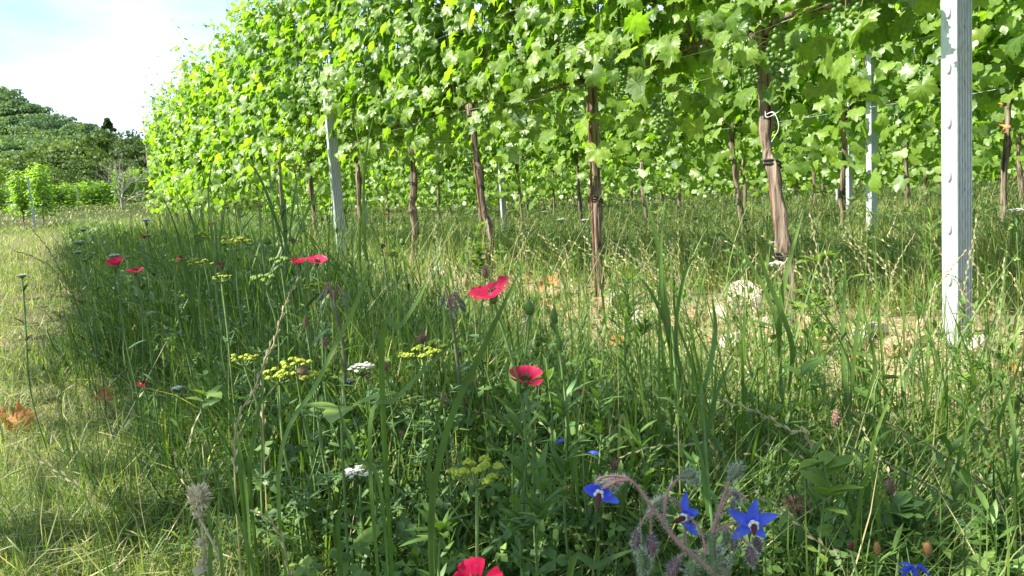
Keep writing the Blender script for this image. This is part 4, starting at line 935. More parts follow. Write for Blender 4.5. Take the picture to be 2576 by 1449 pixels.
def blueflower(px, py, d, wpx, label, tint=.4, mat='blue', name='cornflower', cat='cornflower', n=9, grp='small blue flowers'):
    if d > 1.4: d *= .66; wpx *= 1.15
    p = at(px, py, d); W = wpx / FPX * d; path = stem_to(p, (0, .01)); b = path[0] + (0, 0, .01); t = thing(name, label, cat, b, 0, grp); path = path - b; p = p - b
    g = Geo(); add_tube(g, path, .0009, 5, .4); stem_leaves(g, path, 6, .04, LN, s1=.8); v, f = ico(1); g.add(v * np.array([.12, .12, .2]) * W + p - (0, 0, W * .15), f, .3); obj('stem', g, M['stem'], t); h = Geo()
    for k in range(n):
        a = k * 2 * np.pi / n + fr.normal() * .2; e = fr.uniform(.0, .7); dd = np.array([math.cos(a) * math.cos(e), math.sin(a) * math.cos(e), math.sin(e)]); tv, tf = lance(W * .55, W * .12, 4, .2)
        tv = tv.copy(); tv[:, 0] *= .4 + 1.6 * (tv[:, 1] / (W * .55)); scatter(h, tv, tf, rot_to(np.array([[-dd[0] * .5, -dd[1] * .5, 1]]), dd[None]), p[None], 1, np.clip(tint + fr.normal() * .15, 0, 1))
    obj('flower_head', h, M[mat], t)
for a_ in [(368, 558, 2.6, 28, 'bright blue cornflower at left near the far grass edge'), (1408, 1112, .8, 26, 'small blue flower above the borage, left one of two'), (1490, 1143, .78, 30, 'small blue flower above the borage, right one of two'),
           (1384, 1023, .95, 10, 'tiny pale blue speedwell, lower of the two left of the pods'), (1395, 996, 1.0, 8, 'tiny pale blue speedwell, upper of the two left of the pods'), (405, 640, 2.2, 10, 'tiny blue flower left of the small red flax'), (560, 790, 1.2, 9, 'tiny blue flower deep in the shaded grass at left')]: blueflower(*a_)
for a_ in [(490, 512, 2.6, 18, 'lilac flower beside the grass tips at left'), (690, 450, 2.4, 16, 'lilac flower high among the tall grass'), (625, 622, 1.9, 14, 'pale lilac flower between the umbels at left'), (745, 660, 1.5, 12, 'pale lilac flower by the striped pod')]: blueflower(*a_, mat='palepurple', name='lilac_flower', cat='flower', grp='small lilac flowers')

# ------------------------------------------------------------------ borage
def borage():
    D0 = .372
    def B(cx, cy, dz=0.): return at(1415 + cx * .2197, 1132 + cy * .2197, D0 + dz)
    root = B(1840, 1500, .01); gx_, gy_ = root[0] + .01, root[1] + .02; base = np.array([gx_, gy_, float(G(gx_, gy_))])
    t = thing('borage', 'hairy borage plant with blue star flowers and drooping buds at the bottom right', 'borage', base)
    hr = np.random.default_rng(4); Hs = Geo(); htv = np.array([[-.5, 0, 0], [.5, 0, 0], [0, 1, 0]]); htf = np.array([[0, 1, 2]])
    def hairs(g, P, N, L=.0026, w=.00016):
        n = len(P); d = norm(N + hr.normal(size=N.shape) * .35); tv = htv.copy(); R = rot_to(norm(np.cross(d, hr.normal(size=d.shape))), d)
        LL = L * hr.uniform(.5, 1.2, n); V = np.stack([P - R[:, :, 0] * w / 2, P + R[:, :, 0] * w / 2, P + d * LL[:, None]], 1)
        g.add(V.reshape(-1, 3), htf + (np.arange(n) * 3)[:, None], hr.uniform(0, 1, n * 3))
    S = Geo()
    def stem(pts, r0, r1, tint, nh=140, g=S, hg=Hs):
        path = smooth_path([B(*q) for q in pts], 22); rad = np.linspace(r0, r1, 22); add_tube(g, path, rad, 9, tint)
        i_ = hr.uniform(0, 20.9, nh); k = i_.astype(int); f = (i_ - k)[:, None]; P = path[k] * (1 - f) + path[k + 1] * f; tg = norm(path[k + 1] - path[k])
        N = hr.normal(size=P.shape); N = norm(N - tg * np.sum(N * tg, 1, keepdims=True)); hairs(hg, P + N * rad[k][:, None], N); return path
    u = .2197 / FPX * D0   # metres per crop pixel
    S2 = smooth_path([base - (0, 0, .01), base + (.0, .0, .10), B(1850, 1560, .01), B(1790, 1450)], 20); add_tube(S, S2, np.linspace(.0045, .0036, 20), 9, .25)
    stem([(1800, 1460), (1600, 1290), (1400, 1130)], 34 * u, 30 * u, .55, 260); stem([(1400, 1130), (1240, 960), (1170, 840), (1060, 715)], 29 * u, 22 * u, .7, 240)
    stem([(1060, 715), (960, 560), (860, 420), (760, 335), (640, 300), (500, 305), (400, 345), (385, 400)], 19 * u, 12 * u, .85, 260)
    stem([(760, 335), (640, 350), (540, 400), (440, 450)], 20 * u, 14 * u, 1., 90)
    stem([(1165, 820), (1175, 620), (1225, 440), (1350, 310)], 16 * u, 13 * u, .9, 200)
    stem([(1100, 590, .006), (1170, 550, .006), (1260, 560, .006), (1350, 650, .006), (1400, 850, .004), (1400, 1080, .002)], 14 * u, 16 * u, .5, 240)
    stem([(1735, 1420), (1720, 1150), (1712, 950)], 40 * u, 33 * u, .05, 300)
    stem([(1712, 950), (1780, 720), (1850, 520), (1905, 360)], 20 * u, 15 * u, .8, 200); stem([(1712, 945, .004), (1800, 760, .004), (1880, 560, .004), (1955, 470, .004), (2060, 520, .004), (2120, 600, .004)], 16 * u, 10 * u, .9, 220)
    stem([(1712, 945), (1880, 860), (1990, 830), (2130, 850)], 17 * u, 13 * u, .8, 120); stem([(1712, 945), (1880, 890), (2050, 1000), (2150, 1110)], 15 * u, 9 * u, .75, 150)
    stem([(1640, 1170), (1600, 980), (1530, 850), (1430, 750)], 15 * u, 10 * u, .95, 150); stem([(1660, 1190), (1560, 1160), (1480, 1160)], 14 * u, 8 * u, .8, 60)
    stem([(1400, 1180), (1330, 1230), (1290, 1280)], 13 * u, 9 * u, .85, 60); stem([(1050, 710), (960, 740), (880, 900)], 11 * u, 9 * u, 1., 100); stem([(1040, 700), (1010, 720), (1012, 960)], 11 * u, 10 * u, 1., 100)
    stem([(1740, 1280), (1850, 1250), (1900, 1290)], 14 * u, 8 * u, .2, 80)
    obj('stem', S, M['bstem'], t); obj('stem_hairs', Hs, M['bhair'], t)
    def bud(cx, cy, w, h, ang, tint, dz=0., nh=260):
        g = Geo(); hg = Geo(); c = B(cx, cy, dz); n, na_ = 12, 20; q = np.linspace(0, 1, n); rad = np.sin(np.pi * q ** .85) ** .75 * w * u * .5 + .0002; an = np.linspace(0, 2 * np.pi, na_, endpoint=False)
        R = rad[:, None] * (1 + .13 * np.cos(5 * an)[None]); V = np.stack([R * np.cos(an), R * np.sin(an), np.broadcast_to(((.5 - q) * h * u)[:, None], R.shape)], -1).reshape(-1, 3)
        ax = math.cos(ang) * UP + math.sin(ang) * RT; RR = rot_to(ax[None], FW[None])[0]
        i_ = np.arange(n - 1)[:, None] * na_; j_ = np.arange(na_)[None]; F = np.stack([i_ + j_, i_ + na_ + j_, i_ + na_ + (j_ + 1) % na_, i_ + (j_ + 1) % na_], -1).reshape(-1, 4)
        tt = np.repeat(tint + 0 * q, na_) + np.tile(.35 * np.cos(5 * an), n); W_ = V @ RR.T + c; g.add(W_, F, np.clip(tt, 0, 1))
        k = hr.integers(0, len(W_), nh); hairs(hg, W_[k], norm((V[k] * np.array([1, 1, .3])) @ RR.T + 1e-6), .0030)
        o = obj('bud', g, M['bbud'], t); obj('bud_hairs', hg, M['bhair'], o)
    for a_ in [(840, 1040, 80, 240, .15, .85), (1020, 1100, 115, 260, 0, .95), (905, 1290, 100, 300, 0, .05, .008), (975, 1260, 90, 260, 0, .1, .01), (1270, 1350, 115, 250, .45, .9), (1480, 1390, 120, 200, .2, .05, .01),
               (1975, 255, 110, 230, .55, .35), (1440, 280, 110, 190, 1.3, .3), (1500, 330, 90, 150, 2.4, .25, .006), (1090, 610, 70, 190, .7, .15, .008), (1035, 650, 60, 180, .6, .25, .012), (2160, 1220, 105, 240, -.15, .95), (2235, 1085, 95, 190, -.2, 1., .006),
               (1965, 1075, 70, 190, .1, .6, .004), (1875, 1000, 70, 200, 0, .1, .006), (1790, 1150, 50, 90, .3, .7), (1990, 530, 55, 170, -.5, .5, .006), (1950, 640, 45, 160, .1, .6, .004), (600, 420, 50, 150, .5, .5, .006), (570, 345, 60, 230, 1.35, .8, .006), (1890, 1290, 60, 120, .7, .1, .004)]: bud(*a_)
    def petal(tip, root, w, tint, bend=.0, par=None, dz0=0, dz1=0):
        g = Geo(); a = B(*root, dz0); b = B(*tip, dz1); n = 9; s = np.linspace(0, 1, n); ax = norm(b - a); side = norm(np.cross(ax, -FW + UP * .3)); V = []
        for ss in s:
            ww = w * u * .5 * (np.sin(np.pi * (.22 + .76 * ss ** .9)) ** .9) * (1 if ss < .75 else 1.0) + .0002; c = a + (b - a) * ss + FW * bend * math.sin(ss * 3.1) * .003
            V += [c - side * ww - FW * .0006, c - side * ww * .5, c + FW * .0004, c + side * ww * .5, c + side * ww - FW * .0006]
        F = [[i_ * 5 + j, i_ * 5 + j + 1, i_ * 5 + j + 6, i_ * 5 + j + 5] for i_ in range(n - 1) for j in range(4)]
        return obj('petal', Geo().add(np.array(V), F, np.clip(np.repeat(tint + .25 * (s - .4), 5), 0, 1)), M['blue'], par)
    def flower(center, petals, cone, ring, sep, dz=0):
        p = B(*center, dz); f = bpy.data.objects.new('flower', None); f.empty_display_size = .01; link(f, t)
        for q in petals: petal((q[0], q[1]), q[2] if len(q) > 2 and q[2] else center, q[3] if len(q) > 3 else 125, .45, .6, f, dz - .001, dz - .002)
        g = Geo(); v, ff = ico(2); an = np.arange(10) * .628; axn = norm(B(*cone, dz - .012) - p + -FW * .002)
        for k in range(5):
            a = k * 1.256 + .6; h = math.cos(a) * RT + math.sin(a) * UP; g.add(v * ring * u * .40 + p + h * ring * u * .55 - FW * .0022, ff, .7)
        g.add(v * ring * u * .75 + p - FW * .001, ff, .3); obj('throat', g, M['white'], f)
        g = Geo(); e = B(*cone, dz - .008); add_tube(g, smooth_path([p - FW * .002, (p - FW * .002 + e) / 2, e], 8), np.array([.6, .62, .55, .48, .4, .3, .2, .06]) * ring * u * .9, 8, .1); obj('anther_cone', g, M['darkred'], f)
        g = Geo()
        for (sx, sy) in sep:
            e = B(sx, sy, dz + .003); add_tube(g, smooth_path([p + FW * .002, (p + e) / 2 + FW * .002, e], 8), np.array([14, 20, 22, 22, 19, 14, 8, 2]) * u, 6, .45)
        obj('sepals', g, M['bbud'], f)
    flower((2175, 850), [(2215, 560), (2465, 738), (2325, 1005), (1950, 1012), (1888, 688)], (2195, 985), 72, [(2050, 640), (2315, 640), (2400, 890), (1880, 855), (2140, 1080)])
    flower((410, 495), [(240, 430), (420, 390, (400, 480), 110), (650, 600), (560, 500, (450, 490), 120), (300, 400)], (400, 700), 66, [(500, 400), (620, 330)], .001)
    flower((1375, 760), [(1415, 480, (1400, 690), 80), (1560, 700), (1545, 985, (1440, 850), 90), (1440, 900, None, 100), (1500, 760, None, 90)], (1245, 845), 60, [(1490, 630), (1540, 720)], .004)
    g = Geo()
    for (x, y, a, L) in [(0, .06, 2.4, .11), (0, .09, .6, .10), (0, .13, -1.0, .09), (0, .04, 4.2, .12), (0, .16, 3.3, .06)]:
        o0 = S2[int(y / .2 * 12)]; dd = np.array([math.cos(a), math.sin(a), .25]); scatter(g, OV[0], OV[1], rot_to(np.array([[-dd[0] * .3, -dd[1] * .3, 1]]), dd[None]), o0[None], L, .5)
    obj('leaf', g, M['herb'], t)
    for ch in t.children: ch.location = -base
borage()
def small_borage(px, py, d, s, label):
    """distant grey hairy budding tops"""
    p = at(px, py, d); path = stem_to(p, (.01, .02)); b = path[0] + (0, 0, .01); t = thing('borage', label, 'borage', b, 0, None); path = path - b; p = p - b
    g = Geo(); hr_ = Geo(); add_tube(g, path, np.linspace(.004, .002, len(path)), 7, .15); lv = Geo(); stem_leaves(lv, path, 7, .035, LW, (.3, .1), .5, .1, .7); obj('leaves', lv, M['herb'], t)
    for k in range(7):
        a = fr.uniform(0, 6.28); e = p + np.array([math.cos(a) * .02, math.sin(a) * .02, fr.uniform(-.01, .02)]) * s; tip = e + np.array([math.cos(a) * .012, math.sin(a) * .012, -.018]) * s
        add_tube(g, smooth_path([p - (0, 0, .01), (p + e) / 2 + (0, 0, .012), e], 6), .0009, 5, .6); V, F = tube(smooth_path([e, tip], 6), np.array([.001, .003, .0038, .0036, .002, .0004]) * s, 7); obj('bud', Geo().add(V, F, fr.uniform(.2, .8)), M['bbud'], t)
        n = 60; dd = norm(fr.normal(size=(n, 3))); P = e + (tip - e) * fr.uniform(0, 1, (n, 1)) + dd * .003 * s; scatter(hr_, np.array([[-.04, 0, 0], [.04, 0, 0], [0, 1, 0]]), np.array([[0, 1, 2]]), rot_to(norm(fr.normal(size=(n, 3))), dd), P, .005 * s, .5)
    obj('stem', g, M['bstem'], t); obj('bud_hairs', hr_, M['bhair'], t)
small_borage(838, 745, .95, .62, 'grey hairy borage top with nodding buds left of centre')
small_borage(1132, 765, .95, .66, 'grey hairy budding borage left of the large red flax')
def wilted():
    p = at(2300, 1425, .5); path = stem_to(p, (.01, .02)); b = path[0] + (0, 0, .01); t = thing('borage', 'wilted blue borage flower at the bottom border under the orange buds', 'borage', b); path = path - b; p = p - b
    g = Geo(); add_tube(g, path, .0016, 7, .3); obj('stem', g, M['bstem'], t)
    for k in range(7):
        a = k * .9; dd = norm(np.array([math.cos(a), math.sin(a) * .5, fr.uniform(-.9, .1)])); g = Geo(); scatter(g, *lance(.011, .0014, 5, .5, .5), rot_to(np.array([[0, -.3, 1.]]), dd[None]), p[None], 1, fr.uniform(0, .4)); obj('petal', g, M['blue'], t)
wilted()

# ------------------------------------------------------------------ tall grasses and weeds that stand out
def ribbon(g, pts, w, t, n=26, fold=.25, prof=None):
    """blade along world points, facing the path's own side"""
    path = smooth_path(pts, n); s = np.linspace(0, 1, n); tg = norm(np.gradient(path, axis=0)); ww = w * .5 * (np.minimum(1, .45 + s * 2.2) * np.clip(1 - s ** 3.2, .02, 1) if prof is None else prof(s))
    nv = norm(np.cross(tg, np.cross(np.array([0, -.8, .6]), tg))); side = norm(np.cross(tg, nv)); tw = np.sin(s * 2.5 + fr.uniform(0, 6)) * .5
    side = side * np.cos(tw)[:, None] + nv * np.sin(tw)[:, None]; V = np.stack([path - side * ww[:, None] + nv * (ww * fold)[:, None], path, path + side * ww[:, None] + nv * (ww * fold)[:, None]], 1)
    F = [[i_ * 3 + j, i_ * 3 + j + 1, i_ * 3 + j + 4, i_ * 3 + j + 3] for i_ in range(n - 1) for j in range(2)]
    g.add(V.reshape(-1, 3), F, np.repeat(np.clip(t + fr.normal() * .04 - .0 * s, 0, 1), 3))
def pxpath(pts, d0, d1=None):
    d1 = d0 if d1 is None else d1; n = len(pts); return [at(x, y, d0 + (d1 - d0) * i_ / max(1, n - 1)) for i_, (x, y) in enumerate(pts)]
def to_ground(p0):
    return np.array([p0[0] + fr.normal() * .008, p0[1] + fr.normal() * .008, float(G(p0[0], p0[1])) - .01])
def tall_grass(label, blist, d, wpx, tint=.45, culm=None, name='tall_grass'):
    """blist: pixel polylines, foot first"""
    first_ = at(*blist[0][0], d); base = to_ground(first_); t = thing(name, label, 'tall grass', base, 0, 'tall single grass plants')
    if culm:
        g = Geo(); pts = [base] + pxpath(culm, d); add_tube(g, local(smooth_path(pts, 24), base), np.linspace(wpx * .28 / FPX * d, wpx * .15 / FPX * d, 24), 7, .55); obj('stalk', g, M['stem'], t)
    for pl in blist:
        g = Geo(); pts = pxpath(pl, d, d + fr.uniform(-.04, .04))
        if not culm or pl[0][1] > 1380: pts = [to_ground(pts[0])] + pts
        ribbon(g, local(pts, base), wpx * fr.uniform(.6, .9) * (.65 if d > 1.2 else .85) / FPX * d, tint); obj('blade', g, M['grass'], t)
tall_grass('long dark blade crossing behind the large red flax from the bottom', [[(1085, 1400), (1120, 1100), (1215, 880), (1270, 760), (1330, 640)]], .50, 24, .32)
tall_grass('broad bright blade rising right of the grey borage, left of centre', [[(700, 1200), (800, 960), (880, 800), (930, 680), (965, 600)]], .62, 26, .55)
tall_grass('broad dark blade leaning right under the largest yarrow', [[(960, 900), (1010, 820), (1060, 740), (1080, 690)], [(930, 1100), (1000, 1000), (1120, 880), (1210, 800)]], .62, 24, .4)
tall_grass('cluster of upright blades left of the leaning vine', [[(1690, 960), (1680, 800), (1650, 600), (1615, 470)], [(1700, 960), (1668, 780), (1662, 640), (1672, 500)], [(1720, 1000), (1700, 840), (1720, 700), (1760, 620)], [(1730, 980), (1690, 860), (1640, 740), (1600, 690)]], 1.0, 22, .45, [(1712, 1150), (1700, 960), (1690, 820)])
tall_grass('stout leafy grass stalk rising behind the borage', [[(1770, 1090), (1740, 920), (1700, 800), (1695, 700)], [(1765, 1000), (1790, 900), (1800, 820), (1790, 740)], [(1780, 1300), (1770, 1150), (1800, 1000), (1850, 880)], [(1772, 1180), (1740, 1080), (1690, 1010), (1650, 1000)]], .62, 20, .42, [(1795, 1400), (1785, 1250), (1770, 1050), (1765, 960)])
tall_grass('tall arching blades right of the upright blade cluster', [[(1965, 1000), (1950, 800), (1870, 640), (1775, 545)], [(1960, 900), (1965, 760), (1990, 640), (2025, 520)], [(1985, 980), (1990, 860), (1930, 700), (1900, 600)]], .95, 20, .5, [(1975, 1150), (1968, 1000), (1962, 900)])
tall_grass('upright narrow blades midway between leaning vine and big post', [[(2130, 1060), (2120, 850), (2125, 700), (2122, 610)], [(2135, 1060), (2150, 880), (2165, 760), (2180, 660)], [(2150, 1000), (2130, 900), (2080, 800), (2030, 740)], [(2170, 1050), (2200, 930), (2190, 860), (2160, 720)]], .9, 14, .5, [(2140, 1250), (2135, 1060), (2132, 900)])
tall_grass('tuft of tall blades reaching into the vine leaves at left', [[(720, 640), (712, 520), (705, 400), (720, 320)], [(725, 640), (740, 500), (760, 400), (790, 330)], [(715, 640), (690, 540), (650, 440), (600, 380)], [(730, 640), (770, 540), (800, 480), (830, 440)]], 2.0, 16, .45, [(722, 700), (720, 600), (716, 500)])
tall_grass('pair of very tall pale blades in front of the left post', [[(690, 600), (680, 450), (670, 350), (650, 250)], [(905, 640), (915, 500), (908, 400), (890, 300)], [(920, 640), (915, 480), (925, 360), (940, 290)]], 2.2, 14, .6)
tall_grass('tuft of broad blades left of the tall umbel', [[(545, 700), (530, 560), (525, 470), (540, 380)], [(550, 700), (560, 560), (575, 470), (600, 430)], [(540, 700), (500, 600), (470, 520), (440, 470)], [(560, 700), (600, 600), (640, 540), (690, 480)]], 1.7, 16, .4, [(548, 760), (545, 650), (542, 560)])
tall_grass('dark tuft in the shade at the left edge of the meadow', [[(480, 760), (455, 620), (430, 540), (400, 480)], [(490, 760), (490, 640), (500, 560), (520, 500)], [(485, 760), (420, 680), (370, 640), (300, 600)]], 1.4, 14, .3)
tall_grass('blades leaning left beside the dry stalk', [[(620, 1240), (590, 1080), (560, 960), (520, 850)], [(630, 1240), (640, 1100), (660, 980), (655, 900)], [(610, 1240), (600, 1120), (640, 1040), (700, 960)]], .75, 16, .38)
tall_grass('bright upright blades in the bottom left corner of the shade', [[(560, 1440), (545, 1350), (555, 1250), (580, 1130)], [(640, 1440), (600, 1300), (570, 1150), (560, 1060)], [(430, 1440), (450, 1380), (460, 1320), (462, 1260)], [(530, 1440), (530, 1330), (500, 1200), (480, 1120)]], .62, 15, .48)
tall_grass('dark blades crossing above the lower yarrow', [[(1090, 1300), (1080, 1150), (1110, 1020), (1130, 900)], [(960, 1250), (900, 1150), (860, 1050), (840, 960)], [(850, 1330), (900, 1290), (960, 1260), (1010, 1262)]], .62, 18, .35)
tall_grass('blades standing right of the low centre flax', [[(1440, 1200), (1430, 1080), (1415, 980), (1425, 880)], [(1450, 1200), (1455, 1050), (1470, 960), (1468, 880)], [(1560, 1300), (1590, 1150), (1600, 1020), (1580, 930)]], .72, 13, .45)
tall_grass('narrow grass blades in the lower right grass', [[(2210, 1300), (2190, 1150), (2230, 1020), (2260, 950)], [(2270, 1440), (2245, 1330), (2215, 1200), (2180, 1120)], [(2160, 1280), (2180, 1200), (2200, 1100), (2195, 1020)]], .62, 15, .42)
tall_grass('dark blades at the right border below the big post', [[(2560, 1200), (2545, 1050), (2520, 960), (2470, 900)], [(2530, 1180), (2510, 1080), (2550, 960), (2570, 900)], [(2400, 1250), (2420, 1120), (2470, 1000), (2530, 940)]], .75, 16, .4)
tall_grass('thick bluish leaf cutting across the bottom under the borage buds', [[(1430, 1475), (1500, 1425), (1560, 1395), (1610, 1378)]], .42, 24, .2)
tall_grass('pale bent blade lying across the grass above the small blue flowers', [[(1560, 1060), (1590, 1120), (1640, 1150), (1700, 1160)]], .8, 12, .85)

def stalk(pts, d, label, ear=.5, tint=.75, r=.0007, es=.010, gap=.0085, mat='pale', et=.5):
    P = pxpath(pts, d); base = to_ground(P[0]); t = thing('rye_stalk', label, 'grass stalk', base, 0, 'flowering rye grass stalks'); path = local(smooth_path([base + (0, 0, .0)] + P, 50), base)
    g = Geo(); add_tube(g, path, np.linspace(r * 1.3, r * .7, 50), 5, tint); obj('stalk', g, M['grass'], t)
    L = np.concatenate([[0], np.cumsum(np.linalg.norm(np.diff(path, axis=0), axis=1))]); s0 = L[-1] * (1 - ear); e = Geo(); k = 0; s = s0; tv, tf = lance(1, .15, 4, -.05, .3)
    while s < L[-1]:
        p = np.array([np.interp(s, L, path[:, c]) for c in range(3)]); q = np.array([np.interp(min(s + .004, L[-1]), L, path[:, c]) for c in range(3)]) ; tg = norm(q - p + 1e-6); sd = norm(np.cross(tg, FW)) * (1 if k % 2 else -1)
        dd = norm(tg + sd * .32); scatter(e, tv, tf, rot_to(norm(np.cross(sd, tg))[None], dd[None]), p[None], es * (1 - .35 * (s - s0) / (L[-1] - s0)), np.clip(et + fr.normal() * .2, 0, 1))
        scatter(e, tv, tf, rot_to(norm(sd)[None], dd[None]), p[None], es * .9, np.clip(et + fr.normal() * .2, 0, 1)); s += gap; k += 1
    obj('seed_ear', e, M[mat], t)
stalk([(660, 980), (690, 860), (720, 760), (752, 700)], .8, 'dry straw stalk rising towards the two touching flax', .45, .9)
stalk([(590, 1130), (640, 980), (670, 900), (680, 870)], .7, 'dry broken straw stalk beside the left umbels', .4, .95)
stalk([(2150, 1000), (2110, 830), (2070, 700), (2040, 548)], 1.05, 'pale rye ear standing right of the leaning vine', .55, .8)
stalk([(2125, 900), (2100, 780), (2085, 690), (2078, 640)], 1.1, 'short pale rye ear touching the taller one at its left', .45, .8)
stalk([(2040, 1130), (1980, 1080), (1900, 1035), (1798, 1002)], .75, 'long bleached ear lying across the grass right of the stout stalk', .75, .9, es=.012)
stalk([(2080, 1250), (2050, 1180), (1990, 1140), (1930, 1120)], .7, 'dull ear lying just below the long bleached one', .6, .7)
stalk([(1990, 640), (1940, 700), (1890, 760), (1870, 790)][::-1], 1.4, 'bleached stalk crossing the leaning vine trunk', .6, .95)
stalk([(1740, 820), (1690, 740), (1620, 670), (1530, 600)], 1.5, 'bleached stalk leaning left over the strip behind the blades', .6, .9)
stalk([(1770, 860), (1760, 780), (1700, 700), (1600, 655)], 1.4, 'bleached stalk leaning left below the other leaning one', .6, .9)
stalk([(2250, 900), (2220, 760), (2180, 660), (2130, 575)], 1.3, 'pale ear leaning left between the two largest posts', .5, .85)
stalk([(2310, 1000), (2290, 900), (2330, 800), (2350, 720)], 1.1, 'pale ear leaning against the left face of the big post', .5, .85)
stalk([(2520, 1050), (2500, 900), (2450, 780), (2400, 700)], 1.0, 'pale ear crossing the ribbed side of the big post', .55, .85)
stalk([(2560, 1000), (2540, 850), (2490, 740), (2440, 640)], 1.15, 'rye ear leaning left from the right border', .5, .8)
stalk([(2480, 1000), (2500, 860), (2520, 760), (2525, 660)], 1.1, 'upright rye ear right of the big post', .45, .8)
stalk([(2400, 900), (2430, 700), (2445, 620), (2455, 560)], 1.2, 'thin rye ear standing before the right edge of the big post', .45, .7)
stalk([(1560, 1150), (1640, 1125), (1730, 1120), (1800, 1140)][::-1], .8, 'reddish thin ear lying left above the borage', .6, .8)
stalk([(2200, 1440), (2080, 1380), (1990, 1300), (1900, 1240)], .62, 'dry stalk slanting through the lower right grass', .5, .7)
stalk([(2560, 1300), (2420, 1180), (2300, 1100), (2180, 1040)], .75, 'long dark ear slanting down to the right border', .6, .55, et=.25)
stalk([(2500, 1350), (2380, 1250), (2260, 1180), (2120, 1120)], .7, 'long dark ear slanting below and parallel to its neighbour', .6, .55, et=.25)
stalk([(720, 1400), (700, 1340), (670, 1300), (640, 1290)], .62, 'pale ear curving left near the fluffy clover stalk', .6, .85)
stalk([(60, 1130), (180, 1210), (220, 1260), (250, 1340)][::-1], .8, 'dark stalk slanting over the sunny mown grass at left', .3, .6, et=.3)
stalk([(470, 1340), (480, 1380), (500, 1330), (440, 1150)][2:], .7, 'thin stalk leaning left at the edge of the shade', .4, .6)
stalk([(250, 900), (190, 760), (130, 640), (80, 575)], 1.5, 'thin dark grass stalk arching left over the sunny path', .2, .35, et=.1)
stalk([(230, 900), (150, 700), (90, 650), (40, 632)], 1.4, 'thin grass stalk bending left over the sunny path', .3, .45, et=.2)
for k, (x, y, dx, d) in enumerate([(1290, 900, 60, 1.2), (1150, 720, -60, 1.8), (1080, 700, 70, 1.9), (1400, 820, -80, 1.3), (1580, 760, 70, 1.7), (1850, 760, 60, 1.6), (2350, 760, 80, 1.4), (1700, 690, -60, 2.0), (1300, 680, 50, 2.0), (2240, 720, 60, 1.8)]):
    stalk([(x, y), (x + dx * .3, y - 60), (x + dx, y - 130)], d, 'thin bleached grass ear, %s of the ears scattered on the sunny strip' % ORD[k], .5, .85)

def weed(px, py, ptop, d, label, tpl, L, n, tint, name='leafy_weed', dx=0, elev=.5, branches=0, rad=.0016):
    top = at(px + dx, ptop, d); foot = at(px, py, d); base = to_ground(foot); t = thing(name, label, 'weed', base); g = Geo(); h = Geo(); path = local(smooth_path([base, foot, (foot + top) / 2 + (.004, 0, 0), top], 24), base)
    add_tube(g, path, np.linspace(rad, rad * .5, 24), 6, .6); stem_leaves(h, path, n, L, tpl, (tint, .12), elev, .1, 1)
    for k in range(branches):
        i_ = int(fr.uniform(.2, .8) * 23); a = fr.uniform(0, 6.28); q = path[i_]; e = q + np.array([math.cos(a), math.sin(a), 1.0]) * np.linalg.norm(path[-1] - q) * .5; b = smooth_path([q, (q + e) / 2 + (0, 0, -.01), e], 10); add_tube(g, b, rad * .5, 5, .6); stem_leaves(h, b, n // 4, L * .8, tpl, (tint, .12), elev)
    obj('stem', g, M['stem'], t); obj('leaves', h, M['herb'], t)
weed(1208, 720, 565, 2.6, 'bright leafy weed growing around the foot of the bent vine', OV, .035, 70, .9, branches=6)
weed(2058, 800, 610, 1.7, 'broad-leaved green weed right of the leaning vine foot', OV, .05, 26, .8, branches=3)
weed(2332, 960, 540, 1.25, 'tall narrow-leaved weed standing left of the big post', LNN, .034, 120, .75, 'fleabane', 8, .7)
weed(1572, 890, 700, 1.05, 'dark narrow-leaved weed above the orange dry leaf', LNN, .042, 80, .5, 'fleabane', 5, .7)
weed(1610, 880, 790, 1.05, 'short narrow-leaved weed right beside the dark one', LNN, .035, 40, .5, 'fleabane', 12, .7)
weed(2440, 1000, 800, 1.0, 'round-leaved low weed right of the big post foot', OV, .022, 22, .8, branches=3)
weed(2520, 1000, 860, 1.0, 'broad-leaved weed at the right border below the big post', OV, .026, 16, .8, branches=2)
weed(2200, 1010, 900, .95, 'dark leafy weed with long oval leaves before the straw strip', LW, .04, 9, .45)
weed(1940, 900, 790, 1.1, 'dark broad-leaved plant in front of the limestone lump', LW, .045, 8, .4)
weed(2010, 1050, 880, .9, 'dark dock-like plant below the limestone lump', LW, .045, 8, .4)
weed(1990, 790, 720, 1.6, 'bright yellow green rounded leaf plant beside the leaning vine foot', OV, .05, 7, 1.3)
weed(860, 1100, 960, .72, 'pale broad leaf standing under the largest yarrow', LW, .05, 5, 1.)
weed(510, 1050, 970, .9, 'round-leaved plant right of the round yarrow', OV, .028, 8, .8)
weed(2070, 1290, 1160, .62, 'three-leaved clover sprig with long leaves right of centre', LW, .035, 14, .8)
weed(2260, 1380, 1270, .62, 'dark small-leaved herb at lower right', OV, .018, 40, .2, branches=4)
weed(2480, 1400, 1300, .62, 'small-leaved vetch in the bottom right corner', OV, .016, 50, .35, branches=5)
for k, (x, y0, y1, d) in enumerate([(1420, 1300, 1000, .66), (1385, 1250, 900, .72), (1300, 1300, 1080, .62), (1350, 1400, 1150, .56), (1500, 1250, 1000, .75), (1620, 1290, 1080, .7), (1105, 1400, 1300, .56), (1310, 1400, 1290, .56), (1290, 1150, 980, .7)]):
    weed(x, y0, y1, d, 'upright blue green flax shoot with narrow leaves, %s of those around the low centre flower' % ORD[k], LN, .028, 30, .45, 'flax_shoot', fr.uniform(-15, 15), .9, rad=.0012)

